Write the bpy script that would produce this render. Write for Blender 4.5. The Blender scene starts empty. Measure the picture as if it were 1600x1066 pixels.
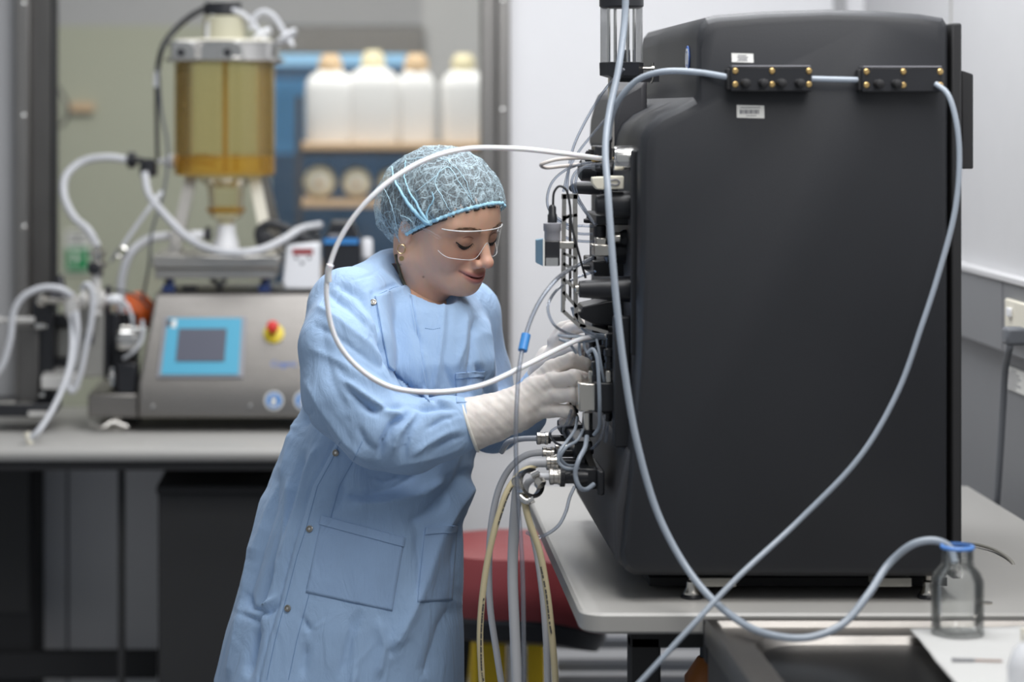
import bpy, bmesh, math, random
import numpy as np
from mathutils import Vector, Matrix, noise
from mathutils.bvhtree import BVHTree
random.seed(7)
R = math.radians
COL = bpy.context.scene.collection
# ---------------------------------------------------------------- camera, light, exposure
FPX, CU, CV, CZ = 3780.0, 550.0, 170.0, 1.62
sc = bpy.context.scene
cam = bpy.data.cameras.new('camera'); camo = bpy.data.objects.new('camera', cam); COL.objects.link(camo)
camo.location = (0, 0, CZ); camo.rotation_euler = (R(90), 0, 0)
cam.sensor_width = 36.0; cam.lens = FPX / 1600 * 36.0
cam.shift_x = (800 - CU) / 1600; cam.shift_y = -(533 - CV) / 1600
cam.clip_start = 0.05; cam.clip_end = 60
cam.dof.use_dof = True; cam.dof.focus_distance = 3.83; cam.dof.aperture_fstop = 2.2
sc.camera = camo
w = bpy.data.worlds.new('World'); sc.world = w; w.use_nodes = True
bg = w.node_tree.nodes['Background']; bg.inputs[0].default_value = (0.90, 0.95, 1.0, 1); bg.inputs[1].default_value = 0.33
def area(name, loc, rot, sx, sy, power, col=(1, 1, 1)):
    l = bpy.data.lights.new(name, 'AREA'); l.shape = 'RECTANGLE'; l.size = sx; l.size_y = sy; l.energy = power; l.color = col
    o = bpy.data.objects.new(name, l); COL.objects.link(o); o.location = loc; o.rotation_euler = rot
    return o
# ceiling panels of the lab, and of the room beyond the window
area('ceiling_panel_lamp', (0.55, 3.3, 2.75), (R(-14), 0, 0), 1.2, 0.6, 20, (0.98, 0.99, 1.0))
area('ceiling_panel_lamp', (-0.2, 4.7, 2.75), (0, 0, 0), 1.2, 0.5, 9, (0.97, 0.98, 1.0))
area('ceiling_panel_lamp', (0.55, 4.5, 2.75), (0, 0, 0), 1.0, 0.7, 23, (0.97, 0.98, 1.0))
area('ceiling_panel_lamp', (1.1, 2.4, 2.75), (R(20), R(22), 0), 1.7, 1.1, 46, (1.0, 0.98, 0.955))
area('next_room_lamp', (0.0, 6.8, 2.75), (0, 0, 0), 2.2, 0.9, 36, (1.0, 0.98, 0.93))
area('added_blue_wall_lamp', (0.0, 8.65, 2.75), (0, 0, 0), 2.0, 0.5, 34, (0.95, 0.98, 1.0))  # unseen lamp added to brighten the blue wall behind the far opening
sc.view_settings.view_transform = 'Standard'; sc.view_settings.look = 'None'
sc.view_settings.gamma = 1.0; sc.view_settings.use_curve_mapping = False
sc.view_settings.exposure = 0.0
sc.cycles.max_bounces = 10; sc.cycles.transparent_max_bounces = 24; sc.cycles.transmission_bounces = 8
try: sc.cycles.use_denoising = True
except Exception: pass

def P(u, v, Y):
    """world point seen at photo position (u, v) and standing at distance Y"""
    return Vector(((u - CU) * Y / FPX, Y, CZ - (v - CV) * Y / FPX))
def S(px, Y): return px * Y / FPX

# ---------------------------------------------------------------- materials
def new_mat(name):
    m = bpy.data.materials.new(name); m.use_nodes = True
    return m, m.node_tree, m.node_tree.nodes['Principled BSDF']
def mat(name, base, rough=0.5, metal=0.0, var=0.06, vs=12.0, bump=0.0, bs=60.0, stretch=None, spec=0.5, coat=0.0, emis=None, sheen=0.0, sss=0.0):
    m, nt, b = new_mat(name); N = nt.nodes; L = nt.links
    tc = N.new('ShaderNodeTexCoord'); mp = N.new('ShaderNodeMapping'); L.new(tc.outputs['Object'], mp.inputs[0])
    if stretch: mp.inputs['Scale'].default_value = stretch
    nz = N.new('ShaderNodeTexNoise'); nz.inputs['Scale'].default_value = vs; nz.inputs['Detail'].default_value = 4
    L.new(mp.outputs[0], nz.inputs['Vector'])
    mx = N.new('ShaderNodeMix'); mx.data_type = 'RGBA'
    c = Vector(base)
    mx.inputs[6].default_value = (*[max(0, x * (1 - var)) for x in c], 1); mx.inputs[7].default_value = (*[min(1, x * (1 + var)) for x in c], 1)
    L.new(nz.outputs['Fac'], mx.inputs[0]); L.new(mx.outputs[2], b.inputs['Base Color'])
    b.inputs['Roughness'].default_value = rough; b.inputs['Metallic'].default_value = metal
    b.inputs['Specular IOR Level'].default_value = spec; b.inputs['Coat Weight'].default_value = coat
    b.inputs['Sheen Weight'].default_value = sheen
    if sss: b.inputs['Subsurface Weight'].default_value = sss; b.inputs['Subsurface Radius'].default_value = (0.01, 0.004, 0.002); b.inputs['Subsurface Scale'].default_value = 1.0
    if bump:
        n2 = N.new('ShaderNodeTexNoise'); n2.inputs['Scale'].default_value = bs; n2.inputs['Detail'].default_value = 5
        L.new(mp.outputs[0], n2.inputs['Vector'])
        bp = N.new('ShaderNodeBump'); bp.inputs['Strength'].default_value = bump; bp.inputs['Distance'].default_value = 0.002
        L.new(n2.outputs['Fac'], bp.inputs['Height']); L.new(bp.outputs[0], b.inputs['Normal'])
    if emis: b.inputs['Emission Color'].default_value = (*emis[:3], 1); b.inputs['Emission Strength'].default_value = emis[3]
    return m
def clear_mat(name, tint, edge, edge_amt=0.6, base_amt=0.06, gloss=0.9, rough=0.05):
    """thin clear wall: light passes tinted; the rim, seen edge-on, holds more plastic"""
    m = bpy.data.materials.new(name); m.use_nodes = True; nt = m.node_tree; N = nt.nodes; L = nt.links
    N.remove(N['Principled BSDF']); out = N['Material Output']
    tr = N.new('ShaderNodeBsdfTransparent'); tr.inputs[0].default_value = (*tint, 1)
    df = N.new('ShaderNodeBsdfPrincipled'); df.inputs['Base Color'].default_value = (*edge, 1); df.inputs['Roughness'].default_value = 0.3
    nz = N.new('ShaderNodeTexNoise'); nz.inputs['Scale'].default_value = 30
    lw = N.new('ShaderNodeFresnel'); lw.inputs[0].default_value = 1.45
    mr = N.new('ShaderNodeMapRange'); mr.inputs[1].default_value = 0.03; mr.inputs[2].default_value = 0.6
    mr.inputs[3].default_value = base_amt; mr.inputs[4].default_value = edge_amt
    L.new(lw.outputs[0], mr.inputs[0])
    m1 = N.new('ShaderNodeMixShader'); L.new(mr.outputs[0], m1.inputs[0]); L.new(tr.outputs[0], m1.inputs[1]); L.new(df.outputs[0], m1.inputs[2])
    gl = N.new('ShaderNodeBsdfGlossy'); gl.inputs['Roughness'].default_value = rough
    mm = N.new('ShaderNodeMath'); mm.operation = 'MULTIPLY'; mm.inputs[1].default_value = gloss; L.new(lw.outputs[0], mm.inputs[0])
    m2 = N.new('ShaderNodeMixShader'); L.new(mm.outputs[0], m2.inputs[0]); L.new(m1.outputs[0], m2.inputs[1]); L.new(gl.outputs[0], m2.inputs[2])
    L.new(m2.outputs[0], out.inputs[0])
    return m

M = {}
M['wall'] = mat('wall_paint', (0.84, 0.84, 0.86), 0.6, var=0.02, bump=0.05)
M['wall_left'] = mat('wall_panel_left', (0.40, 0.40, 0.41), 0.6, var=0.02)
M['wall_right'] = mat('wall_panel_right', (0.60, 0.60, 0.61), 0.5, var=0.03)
M['wall_lower'] = mat('wall_lower_panel', (0.20, 0.205, 0.215), 0.5, var=0.06, vs=3)
M['floor'] = mat('vinyl_floor', (0.25, 0.26, 0.28), 0.4, var=0.1, vs=40)
M['farwall'] = mat('sage_wall', (0.42, 0.43, 0.345), 0.7, var=0.05, vs=1.5)
M['fargrey'] = mat('grey_bulkhead', (0.42, 0.42, 0.43), 0.7, var=0.03)
M['farwhite'] = mat('pale_partition', (0.55, 0.55, 0.55), 0.6, var=0.03)
M['bluewall'] = mat('blue_screen', (0.16, 0.38, 0.62), 0.5, var=0.12, vs=2)
M['bluelight'] = mat('light_blue_panel', (0.42, 0.68, 0.88), 0.5, var=0.05)
M['navy'] = mat('navy_band', (0.06, 0.10, 0.16), 0.5)
M['steel'] = mat('brushed_steel', (0.52, 0.50, 0.47), 0.34, 1.0, var=0.10, vs=18, bump=0.15, bs=140, stretch=(1, 1, 14))
M['steel_h'] = mat('brushed_steel_horizontal', (0.27, 0.255, 0.24), 0.40, 1.0, var=0.12, vs=16, bump=0.15, bs=140, stretch=(1, 14, 14))
M['steel_frame'] = mat('window_frame_steel', (0.30, 0.29, 0.28), 0.42, 1.0, var=0.14, vs=10, bump=0.1, bs=90, stretch=(14, 14, 1))
M['darkframe'] = mat('dark_frame_steel', (0.15, 0.145, 0.14), 0.45, 0.8, var=0.15, vs=8, stretch=(10, 10, 1))
M['chrome'] = mat('polished_steel', (0.74, 0.73, 0.71), 0.16, 1.0, var=0.05)
M['nickel'] = mat('nickel', (0.62, 0.59, 0.54), 0.25, 1.0, var=0.05)
M['black'] = mat('black_plastic', (0.018, 0.019, 0.023), 0.36, var=0.1)
M['black_matte'] = mat('black_matte', (0.020, 0.020, 0.022), 0.7, var=0.1)
M['cabinet'] = mat('charcoal_cabinet', (0.030, 0.030, 0.031), 0.6, var=0.06)
M['machine'] = mat('charcoal_housing', (0.023, 0.0245, 0.029), 0.46, var=0.08, vs=5, bump=0.10, bs=500, spec=0.45)
M['satin'] = mat('satin_steel', (0.42, 0.41, 0.38), 0.35, 0.5, var=0.1)
M['satin_reflection'] = mat('satin_steel_bright_reflection', (0.80, 0.78, 0.75), 0.22, 0.35, var=0.05)  # pale base colour stands in for bright white reflections on the steel
M['machine_fr'] = mat('charcoal_front', (0.050, 0.050, 0.056), 0.5, var=0.05, vs=6, bump=0.08, bs=400)
M['bench'] = mat('white_laminate', (0.42, 0.41, 0.39), 0.38, var=0.03, vs=3)
M['ivory'] = mat('ivory_plastic', (0.80, 0.76, 0.64), 0.4, var=0.03)
M['white'] = mat('white_plastic', (0.78, 0.79, 0.82), 0.4, var=0.02)
M['cream'] = mat('cream_plastic', (0.78, 0.68, 0.46), 0.45, var=0.04)
M['jug'] = mat('milky_polyethylene', (0.80, 0.80, 0.80), 0.4, var=0.03)
M['tan'] = mat('tan_shelf', (0.62, 0.44, 0.28), 0.5, var=0.08, vs=4)
M['rack'] = mat('grey_rack', (0.10, 0.10, 0.11), 0.5, 0.5)
M['navypl'] = mat('navy_plastic', (0.015, 0.035, 0.13), 0.4)
M['bluepl'] = mat('blue_plastic', (0.05, 0.25, 0.62), 0.4, var=0.04)
M['bluerim'] = mat('blue_pour_ring', (0.12, 0.30, 0.75), 0.35)
M['blueplt'] = mat('blue_face', (0.22, 0.38, 0.50), 0.4, var=0.05)
M['cyan'] = mat('cyan_screen_border', (0.07, 0.38, 0.56), 0.4, var=0.02)
M['screen'] = mat('grey_screen', (0.10, 0.105, 0.14), 0.3, var=0.03)
M['greyfr'] = mat('grey_bezel', (0.30, 0.30, 0.33), 0.4)
M['red'] = mat('red_plastic', (0.70, 0.035, 0.03), 0.35)
M['redled'] = mat('dark_red_display', (0.30, 0.02, 0.02), 0.3)
M['yellow'] = mat('yellow_plastic', (0.80, 0.62, 0.02), 0.4)
M['yellowbin'] = mat('yellow_bin_plastic', (0.85, 0.58, 0.02), 0.5, var=0.1)
M['orange'] = mat('orange_bag', (0.90, 0.16, 0.03), 0.5, var=0.2, vs=30)
M['green'] = mat('green_sign', (0.02, 0.28, 0.10), 0.5)
M['amber'] = clear_mat('amber_clear_wall', (0.975, 0.955, 0.84), (0.62, 0.40, 0.08), 0.60, 0.035, 0.5)
M['amberdeep'] = clear_mat('amber_thick', (0.95, 0.78, 0.38), (0.66, 0.36, 0.04), 0.8, 0.30, 0.5)
M['glass'] = clear_mat('bottle_glass', (0.985, 0.99, 0.988), (0.42, 0.46, 0.46), 0.20, 0.02, 0.75, 0.02)
M['trapglass'] = clear_mat('trap_glass', (0.985, 0.99, 0.99), (0.72, 0.73, 0.74), 0.45, 0.02, 0.6, 0.03)
M['pane'] = clear_mat('window_glass', (0.985, 0.99, 0.985), (0.6, 0.62, 0.62), 0.1, 0.0, 0.5, 0.01)
M['lens'] = clear_mat('clear_lens', (0.995, 0.995, 0.995), (0.85, 0.86, 0.88), 0.15, 0.0, 0.45, 0.03)
M['tube'] = clear_mat('clear_tubing', (0.80, 0.84, 0.90), (0.58, 0.60, 0.66), 0.8, 0.20, 0.9, 0.08)
M['tube_blue'] = clear_mat('bluish_silicone_tubing', (0.66, 0.71, 0.78), (0.48, 0.545, 0.63), 0.92, 0.66, 0.6, 0.15)
M['tube_white'] = mat('milky_silicone_tubing', (0.72, 0.73, 0.76), 0.35, var=0.04, sss=0.2)
M['tube_milk'] = mat('white_silicone_tubing', (0.60, 0.61, 0.64), 0.32, var=0.04)
M['tube_glow'] = mat('translucent_white_tubing', (0.84, 0.85, 0.88), 0.3, var=0.02, sss=0.15)
M['braid'] = mat('woven_braid', (0.55, 0.50, 0.47), 0.5, var=0.2, vs=300)
M['brass'] = mat('brass', (0.75, 0.52, 0.22), 0.3, 0.9)
M['hose'] = mat('tan_hose', (0.66, 0.57, 0.36), 0.5, var=0.06)
M['cable'] = mat('dark_cable', (0.025, 0.026, 0.03), 0.5)
M['cable_grey'] = mat('grey_cable', (0.14, 0.15, 0.17), 0.5)
M['cable_beige'] = mat('beige_cable', (0.30, 0.29, 0.26), 0.5)
M['redvinyl'] = mat('red_vinyl', (0.27, 0.045, 0.05), 0.42, var=0.12, vs=8, bump=0.1, bs=80)
M['paper'] = mat('paper_towel', (0.60, 0.60, 0.59), 0.9, var=0.03, bump=0.3, bs=120)
M['label'] = mat('label_paper', (0.80, 0.80, 0.77), 0.6, var=0.03)
M['ink'] = mat('ink', (0.05, 0.05, 0.06), 0.6)
M['inkgrey'] = mat('grey_ink', (0.22, 0.22, 0.24), 0.6)
M['blueink'] = mat('blue_ink', (0.03, 0.14, 0.55), 0.5)
M['bluesign'] = mat('blue_sign', (0.02, 0.22, 0.62), 0.4)
M['copper'] = mat('rust_cylinder', (0.40, 0.14, 0.03), 0.5)
M['sink_dark_reflection'] = mat('sink_steel_dark_reflection', (0.16, 0.16, 0.16), 0.28, 1.0, var=0.15, vs=6)  # steel colour darkened to stand in for dark reflections inside the basin

# ---------------------------------------------------------------- mesh building helpers
WL = {}
def wl(o): return WL.get(o.name, Vector((0, 0, 0))) if o else Vector((0, 0, 0))
def tag(o, label=None, cat=None, group=None, kind=None):
    if label: o['label'] = label
    if cat: o['category'] = cat
    if group: o['group'] = group
    if kind: o['kind'] = kind
    return o
def thing(name, label, cat, loc, group=None):
    o = bpy.data.objects.new(name, None); COL.objects.link(o); o.location = loc; o.empty_display_size = 0.05
    WL[o.name] = Vector(loc); return tag(o, label, cat, group)
def frame_of(d):
    d = d.normalized(); a = Vector((0, 0, 1)) if abs(d.z) < 0.9 else Vector((0, 1, 0))
    x = d.cross(a).normalized(); return x, d.cross(x).normalized()
def smooth_path(pts, n=8):
    pts = [Vector(p) for p in pts]
    if len(pts) < 3: return [pts[0].lerp(pts[-1], i / n) for i in range(n + 1)]
    ext = [pts[0] * 2 - pts[1]] + pts + [pts[-1] * 2 - pts[-2]]; out = []
    for i in range(1, len(ext) - 2):
        p0, p1, p2, p3 = ext[i - 1:i + 3]
        d1 = max(1e-6, (p1 - p0).length) ** .5; d2 = max(1e-6, (p2 - p1).length) ** .5; d3 = max(1e-6, (p3 - p2).length) ** .5
        m1 = (p1 - p0) / d1 - (p2 - p0) / (d1 + d2) + (p2 - p1) / d2
        m2 = (p2 - p1) / d2 - (p3 - p1) / (d2 + d3) + (p3 - p2) / d3
        m1 *= d2; m2 *= d2
        for k in range(n):
            t = k / n; t2 = t * t; t3 = t2 * t
            out.append(p1 * (2 * t3 - 3 * t2 + 1) + m1 * (t3 - 2 * t2 + t) + p2 * (-2 * t3 + 3 * t2) + m2 * (t3 - t2))
    out.append(pts[-1]); return out
class MB:
    def __init__(s): s.v = []; s.f = []
    def add(s, vs, fs):
        n = len(s.v); s.v += [Vector(p) for p in vs]; s.f += [tuple(i + n for i in f) for f in fs]; return s
    def box(s, a, b):
        x0, x1 = sorted((a[0], b[0])); y0, y1 = sorted((a[1], b[1])); z0, z1 = sorted((a[2], b[2]))
        return s.add([(x0, y0, z0), (x1, y0, z0), (x1, y1, z0), (x0, y1, z0), (x0, y0, z1), (x1, y0, z1), (x1, y1, z1), (x0, y1, z1)],
                     [(0, 3, 2, 1), (4, 5, 6, 7), (0, 1, 5, 4), (1, 2, 6, 5), (2, 3, 7, 6), (3, 0, 4, 7)])
    def pbox(s, u0, v0, u1, v1, Y, Y2):
        """box whose near face spans the given photo rectangle at distance Y"""
        a = P(u0, v1, Y); b = P(u1, v0, Y); return s.box(a, (b.x, Y2, b.z))
    def rings(s, rings, cap=True, closed=True):
        n = len(rings[0]); vs = [p for r in rings for p in r]; fs = []
        for i in range(len(rings) - 1):
            for j in range(n if closed else n - 1):
                k = (j + 1) % n; fs.append((i * n + j, i * n + k, (i + 1) * n + k, (i + 1) * n + j))
        if cap and closed: fs.append(tuple(range(n - 1, -1, -1))); fs.append(tuple((len(rings) - 1) * n + j for j in range(n)))
        return s.add(vs, fs)
    def path(s, pts, r, n=10, sm=6, cap=True):
        """round bar along a smooth path; r a number or one radius per control point"""
        ctrl = [Vector(p) for p in pts]; ps = smooth_path(ctrl, sm) if sm else ctrl
        if isinstance(r, (list, tuple)):
            rr = []
            m = len(ps) - 1
            for i in range(len(ps)):
                t = i / m * (len(r) - 1); k = min(int(t), len(r) - 2); rr.append(r[k] + (r[k + 1] - r[k]) * (t - k))
        else: rr = [r] * len(ps)
        x = None; rs = []
        for i, p in enumerate(ps):
            d = (ps[min(i + 1, len(ps) - 1)] - ps[max(i - 1, 0)])
            if d.length < 1e-9: d = Vector((0, 0, 1))
            d.normalize()
            if x is None: x, y = frame_of(d)
            else:
                x = (x - d * x.dot(d)); x = x.normalized() if x.length > 1e-6 else frame_of(d)[0]; y = d.cross(x)
            rs.append([p + (x * math.cos(2 * math.pi * j / n) + y * math.sin(2 * math.pi * j / n)) * rr[i] for j in range(n)])
        return s.rings(rs, cap)
    def lathe(s, o, axis, prof, n=32, cap=True):
        """prof: (distance along axis, radius)"""
        o = Vector(o); axis = Vector(axis).normalized(); x, y = frame_of(axis)
        return s.rings([[o + axis * h + (x * math.cos(2 * math.pi * j / n) + y * math.sin(2 * math.pi * j / n)) * max(r, 1e-5) for j in range(n)] for h, r in prof], cap)
    def cyl(s, a, b, r, r2=None, n=24):
        a = Vector(a); b = Vector(b); return s.lathe(a, b - a, [(0, r), ((b - a).length, r if r2 is None else r2)], n)
    def prism(s, poly, d):
        """closed polygon (3D points) pushed along vector d"""
        d = Vector(d); a = [Vector(p) for p in poly]; b = [p + d for p in a]; n = len(a)
        return s.add(a + b, [tuple(range(n)), tuple(range(2 * n - 1, n - 1, -1))] + [(i, i + n, (i + 1) % n + n, (i + 1) % n) for i in range(n)])
    def ball(s, c, r, n=16, sq=(1, 1, 1)):
        c = Vector(c); rs = []
        for i in range(n // 2 + 1):
            a = math.pi * i / (n // 2); rs.append([c + Vector((math.sin(a) * math.cos(2 * math.pi * j / n) * sq[0], math.sin(a) * math.sin(2 * math.pi * j / n) * sq[1], math.cos(a) * sq[2])) * r for j in range(n)])
        return s.rings(rs, False)
    def build(s, name, m, parent=None, bevel=0.0, smooth=True, ang=38, seg=2, base=None):
        o = mesh_obj(name, s.v, s.f, m, parent, smooth, ang, base)
        if bevel:
            b = o.modifiers.new('bevel', 'BEVEL'); b.width = bevel; b.segments = seg; b.limit_method = 'ANGLE'; b.angle_limit = R(40)
        return o
def mesh_obj(name, vs, fs, m, parent=None, smooth=True, ang=38, base=None, fixn=True):
    me = bpy.data.meshes.new(name)
    V = np.array([tuple(p) for p in vs], dtype=np.float64)
    if parent: org = wl(parent)
    elif base is not None: org = Vector(base)
    else: mn = V.min(0); mx = V.max(0); org = Vector(((mn[0] + mx[0]) / 2, (mn[1] + mx[1]) / 2, mn[2]))
    V = V - np.array(org)
    me.from_pydata(V.tolist(), [], [tuple(int(i) for i in f) for f in fs]); me.validate()
    if fixn:
        bm = bmesh.new(); bm.from_mesh(me); bmesh.ops.remove_doubles(bm, verts=bm.verts, dist=1e-7); bmesh.ops.recalc_face_normals(bm, faces=bm.faces); bm.to_mesh(me); bm.free()
    if smooth:
        me.shade_smooth()
        if ang: me.set_sharp_from_angle(angle=R(ang))
    me.materials.append(m)
    o = bpy.data.objects.new(name, me); COL.objects.link(o)
    if parent: o.parent = parent
    else: o.location = org
    WL[o.name] = org.copy()
    return o
def struct(name, mb, m, parent=None, **k):
    o = mb.build(name, m, parent, **k)
    if not parent: o['kind'] = 'structure'
    return o
def text(body, loc, size, m, parent, rot=(R(90), 0, 0), name='lettering', ext=0.0003):
    cu = bpy.data.curves.new('t', 'FONT'); cu.body = body; cu.size = size; cu.extrude = ext; cu.align_x = 'CENTER'; cu.align_y = 'CENTER'
    to = bpy.data.objects.new('t', cu); COL.objects.link(to); bpy.context.view_layer.update()
    me = bpy.data.meshes.new_from_object(to.evaluated_get(bpy.context.evaluated_depsgraph_get())); bpy.data.objects.remove(to)
    me.materials.clear(); me.materials.append(m)
    o = bpy.data.objects.new(name, me); COL.objects.link(o); o.parent = parent
    o.location = Vector(loc) - wl(parent); o.rotation_euler = rot
    return o
def tube(name, label, pts, r, m, cat='tube', group=None, n=10, sm=7, parent=None):
    """pts: (u, v, distance) along the run"""
    o = MB().path([P(*p) for p in pts], r, n, sm).build(name, M[m] if isinstance(m, str) else m, parent)
    if not parent: tag(o, label, cat, group)
    return o

# ---------------------------------------------------------------- implicit surfaces for organic shapes
class Field:
    def __init__(s, lo, hi, h):
        s.h = h; s.lo = np.array(lo, float); n = [int((b - a) / h) + 2 for a, b in zip(lo, hi)]; s.n = n
        ax = [(s.lo[i] + np.arange(n[i]) * h).astype(np.float32) for i in range(3)]
        s.X, s.Y, s.Z = np.meshgrid(*ax, indexing='ij', sparse=True); s.f = np.full(n, 9.0, np.float32)
def rcone(F, a, b, ra, rb, T=None):
    X, Y, Z = (F.X, F.Y, F.Z) if T is None else T
    a = Vector(a); d = Vector(b) - a; L2 = max(d.length_squared, 1e-12)
    px, py, pz = X - a.x, Y - a.y, Z - a.z
    t = np.clip((px * d.x + py * d.y + pz * d.z) / L2, 0, 1)
    return np.sqrt((px - t * d.x) ** 2 + (py - t * d.y) ** 2 + (pz - t * d.z) ** 2) - (ra + (rb - ra) * t)
def ell(F, c, r, T=None):
    X, Y, Z = (F.X, F.Y, F.Z) if T is None else T
    px, py, pz = X - c[0], Y - c[1], Z - c[2]
    k0 = np.sqrt((px / r[0]) ** 2 + (py / r[1]) ** 2 + (pz / r[2]) ** 2); k1 = np.sqrt((px / r[0] ** 2) ** 2 + (py / r[1] ** 2) ** 2 + (pz / r[2] ** 2) ** 2)
    return k0 * (k0 - 1) / np.maximum(k1, 1e-6)
def smin(a, b, k):
    h = np.maximum(k - np.abs(a - b), 0) / k; return np.minimum(a, b) - h * h * k * 0.25
def smax(a, b, k): return -smin(-a, -b, k)
def nets(F):
    """surface nets: the zero level of the field as quads"""
    f = F.f; ins = f < 0; nx, ny, nz = f.shape
    c = np.zeros((nx - 1, ny - 1, nz - 1), np.int8)
    for dx in (0, 1):
        for dy in (0, 1):
            for dz in (0, 1): c += ins[dx:nx - 1 + dx, dy:ny - 1 + dy, dz:nz - 1 + dz]
    act = (c > 0) & (c < 8); I, J, K = np.nonzero(act); idx = -np.ones(act.shape, np.int64); idx[I, J, K] = np.arange(len(I))
    acc = np.zeros((len(I), 3)); cnt = np.zeros(len(I))
    cor = [(0, 0, 0), (1, 0, 0), (0, 1, 0), (1, 1, 0), (0, 0, 1), (1, 0, 1), (0, 1, 1), (1, 1, 1)]
    for a in range(8):
        for b in range(a + 1, 8):
            A = cor[a]; B = cor[b]
            if sum(abs(p - q) for p, q in zip(A, B)) != 1: continue
            fa = f[I + A[0], J + A[1], K + A[2]]; fb = f[I + B[0], J + B[1], K + B[2]]
            m = (fa < 0) != (fb < 0); t = np.where(m, fa / np.where(m, fa - fb, 1), 0)
            for q in range(3): acc[:, q] += np.where(m, A[q] + t * (B[q] - A[q]), 0)
            cnt += m
    V = (acc / cnt[:, None] + np.stack([I, J, K], 1)) * F.h + F.lo
    faces = []
    for ax in range(3):
        s0 = [slice(None)] * 3; s1 = [slice(None)] * 3; s0[ax] = slice(0, -1); s1[ax] = slice(1, None)
        A = ins[tuple(s0)]; B = ins[tuple(s1)]; i, j, k = np.nonzero(A != B); e = [i, j, k]
        o1, o2 = [q for q in range(3) if q != ax]
        ok = (e[o1] > 0) & (e[o2] > 0) & (e[o1] < act.shape[o1]) & (e[o2] < act.shape[o2])
        e = [q[ok] for q in e]; sgn = A[e[0], e[1], e[2]]
        def at(d1, d2):
            q = [x.copy() for x in e]; q[o1] -= d1; q[o2] -= d2; return idx[q[0], q[1], q[2]]
        Q = np.stack([at(1, 1), at(0, 1), at(0, 0), at(1, 0)], 1)
        flip = sgn if ax != 1 else ~sgn
        Q[~flip] = Q[~flip][:, ::-1]; Q = Q[(Q >= 0).all(1)]; faces.append(Q)
    return V, np.concatenate(faces)
def vnormals(V, Fq):
    n = np.zeros_like(V); a = V[Fq[:, 2]] - V[Fq[:, 0]]; b = V[Fq[:, 3]] - V[Fq[:, 1]]; c = np.cross(a, b)
    for q in range(4): np.add.at(n, Fq[:, q], c)
    return n / np.maximum(np.linalg.norm(n, axis=1, keepdims=True), 1e-12)
def relax(V, Fq, it=2, lam=0.5):
    for _ in range(it):
        s = np.zeros_like(V); c = np.zeros(len(V))
        for q in range(4):
            a = Fq[:, q]; b = Fq[:, (q + 1) % 4]; np.add.at(s, a, V[b]); np.add.at(c, a, 1); np.add.at(s, b, V[a]); np.add.at(c, b, 1)
        V = V + lam * (s / np.maximum(c, 1)[:, None] - V)
    return V
def poly_dist(U, W, pts):
    """distance (photo px) of points (U, W) to a polyline, and the signed side"""
    best = np.full(U.shape, 1e9); side = np.zeros(U.shape)
    for (x0, y0), (x1, y1) in zip(pts[:-1], pts[1:]):
        dx, dy = x1 - x0, y1 - y0; L2 = dx * dx + dy * dy
        t = np.clip(((U - x0) * dx + (W - y0) * dy) / L2, 0, 1); ex = U - x0 - t * dx; ey = W - y0 - t * dy
        d = np.hypot(ex, ey); m = d < best; best = np.where(m, d, best); side = np.where(m, np.sign(dx * ey - dy * ex), side)
    return best, side
# ================================================================ THE ROOM
YW = 5.85                      # window wall
XR = 1.238                     # right wall
def pz(v, Y): return CZ - (v - CV) * Y / FPX
def px(u, Y): return (u - CU) * Y / FPX
b = MB().box((-3.2, 0.4, -0.1), (XR + 0.2, 9.2, 0)); struct('floor', b, M['floor'])
# window wall, left and right of the window, below and above it
xl, xr = px(28, YW), px(795, YW); zs, zt = 0.84, 2.45
b = MB().box((-3.2, YW, 0), (xl, YW + 0.1, 3.0)); struct('wall_left', b, M['wall_left'])
b = MB().box((xr, YW, 0), (XR + 0.1, YW + 0.1, 3.0)); struct('wall_back', b, M['wall'])
b = MB().box((xl, YW, 0), (xr, YW + 0.1, zs)); struct('wall_below_window', b, M['wall'])
b = MB().box((xl, YW, zt), (xr, YW + 0.1, 3.0)); struct('wall_above_window', b, M['wall'])
b = MB().box((XR, 0.6, 1.30), (XR + 0.1, YW, 3.0)); struct('wall_right', b, M['wall_right'])
b = MB().box((XR + 0.004, 0.6, 0), (XR + 0.1, YW, 1.30)); struct('wall_right_lower', b, M['wall_lower'])
# dado trunking along the right wall
b = MB().box((XR - 0.022, 0.8, 1.165), (XR + 0.004, YW, 1.298)); struct('trim_1', b, M['wall_lower'], bevel=0.003)
b = MB().box((XR - 0.027, 0.8, 1.298), (XR, YW, 1.310)); struct('trim_2', b, M['wall_right'], bevel=0.002)
b = MB().box((XR - 0.0235, 4.52, 1.166), (XR - 0.0215, 4.526, 1.297)); struct('trim_3', b, M['inkgrey'])
b = MB().box((px(1302, YW), YW - 0.012, 0.9), (px(1320, YW), YW, 3.0)); struct('trim_4', b, M['wall_left'])
b = MB().box((XR - 0.002, 4.995, 1.31), (XR, 5.0, 3.0)); struct('trim_5', b, M['cable_beige'])
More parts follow.
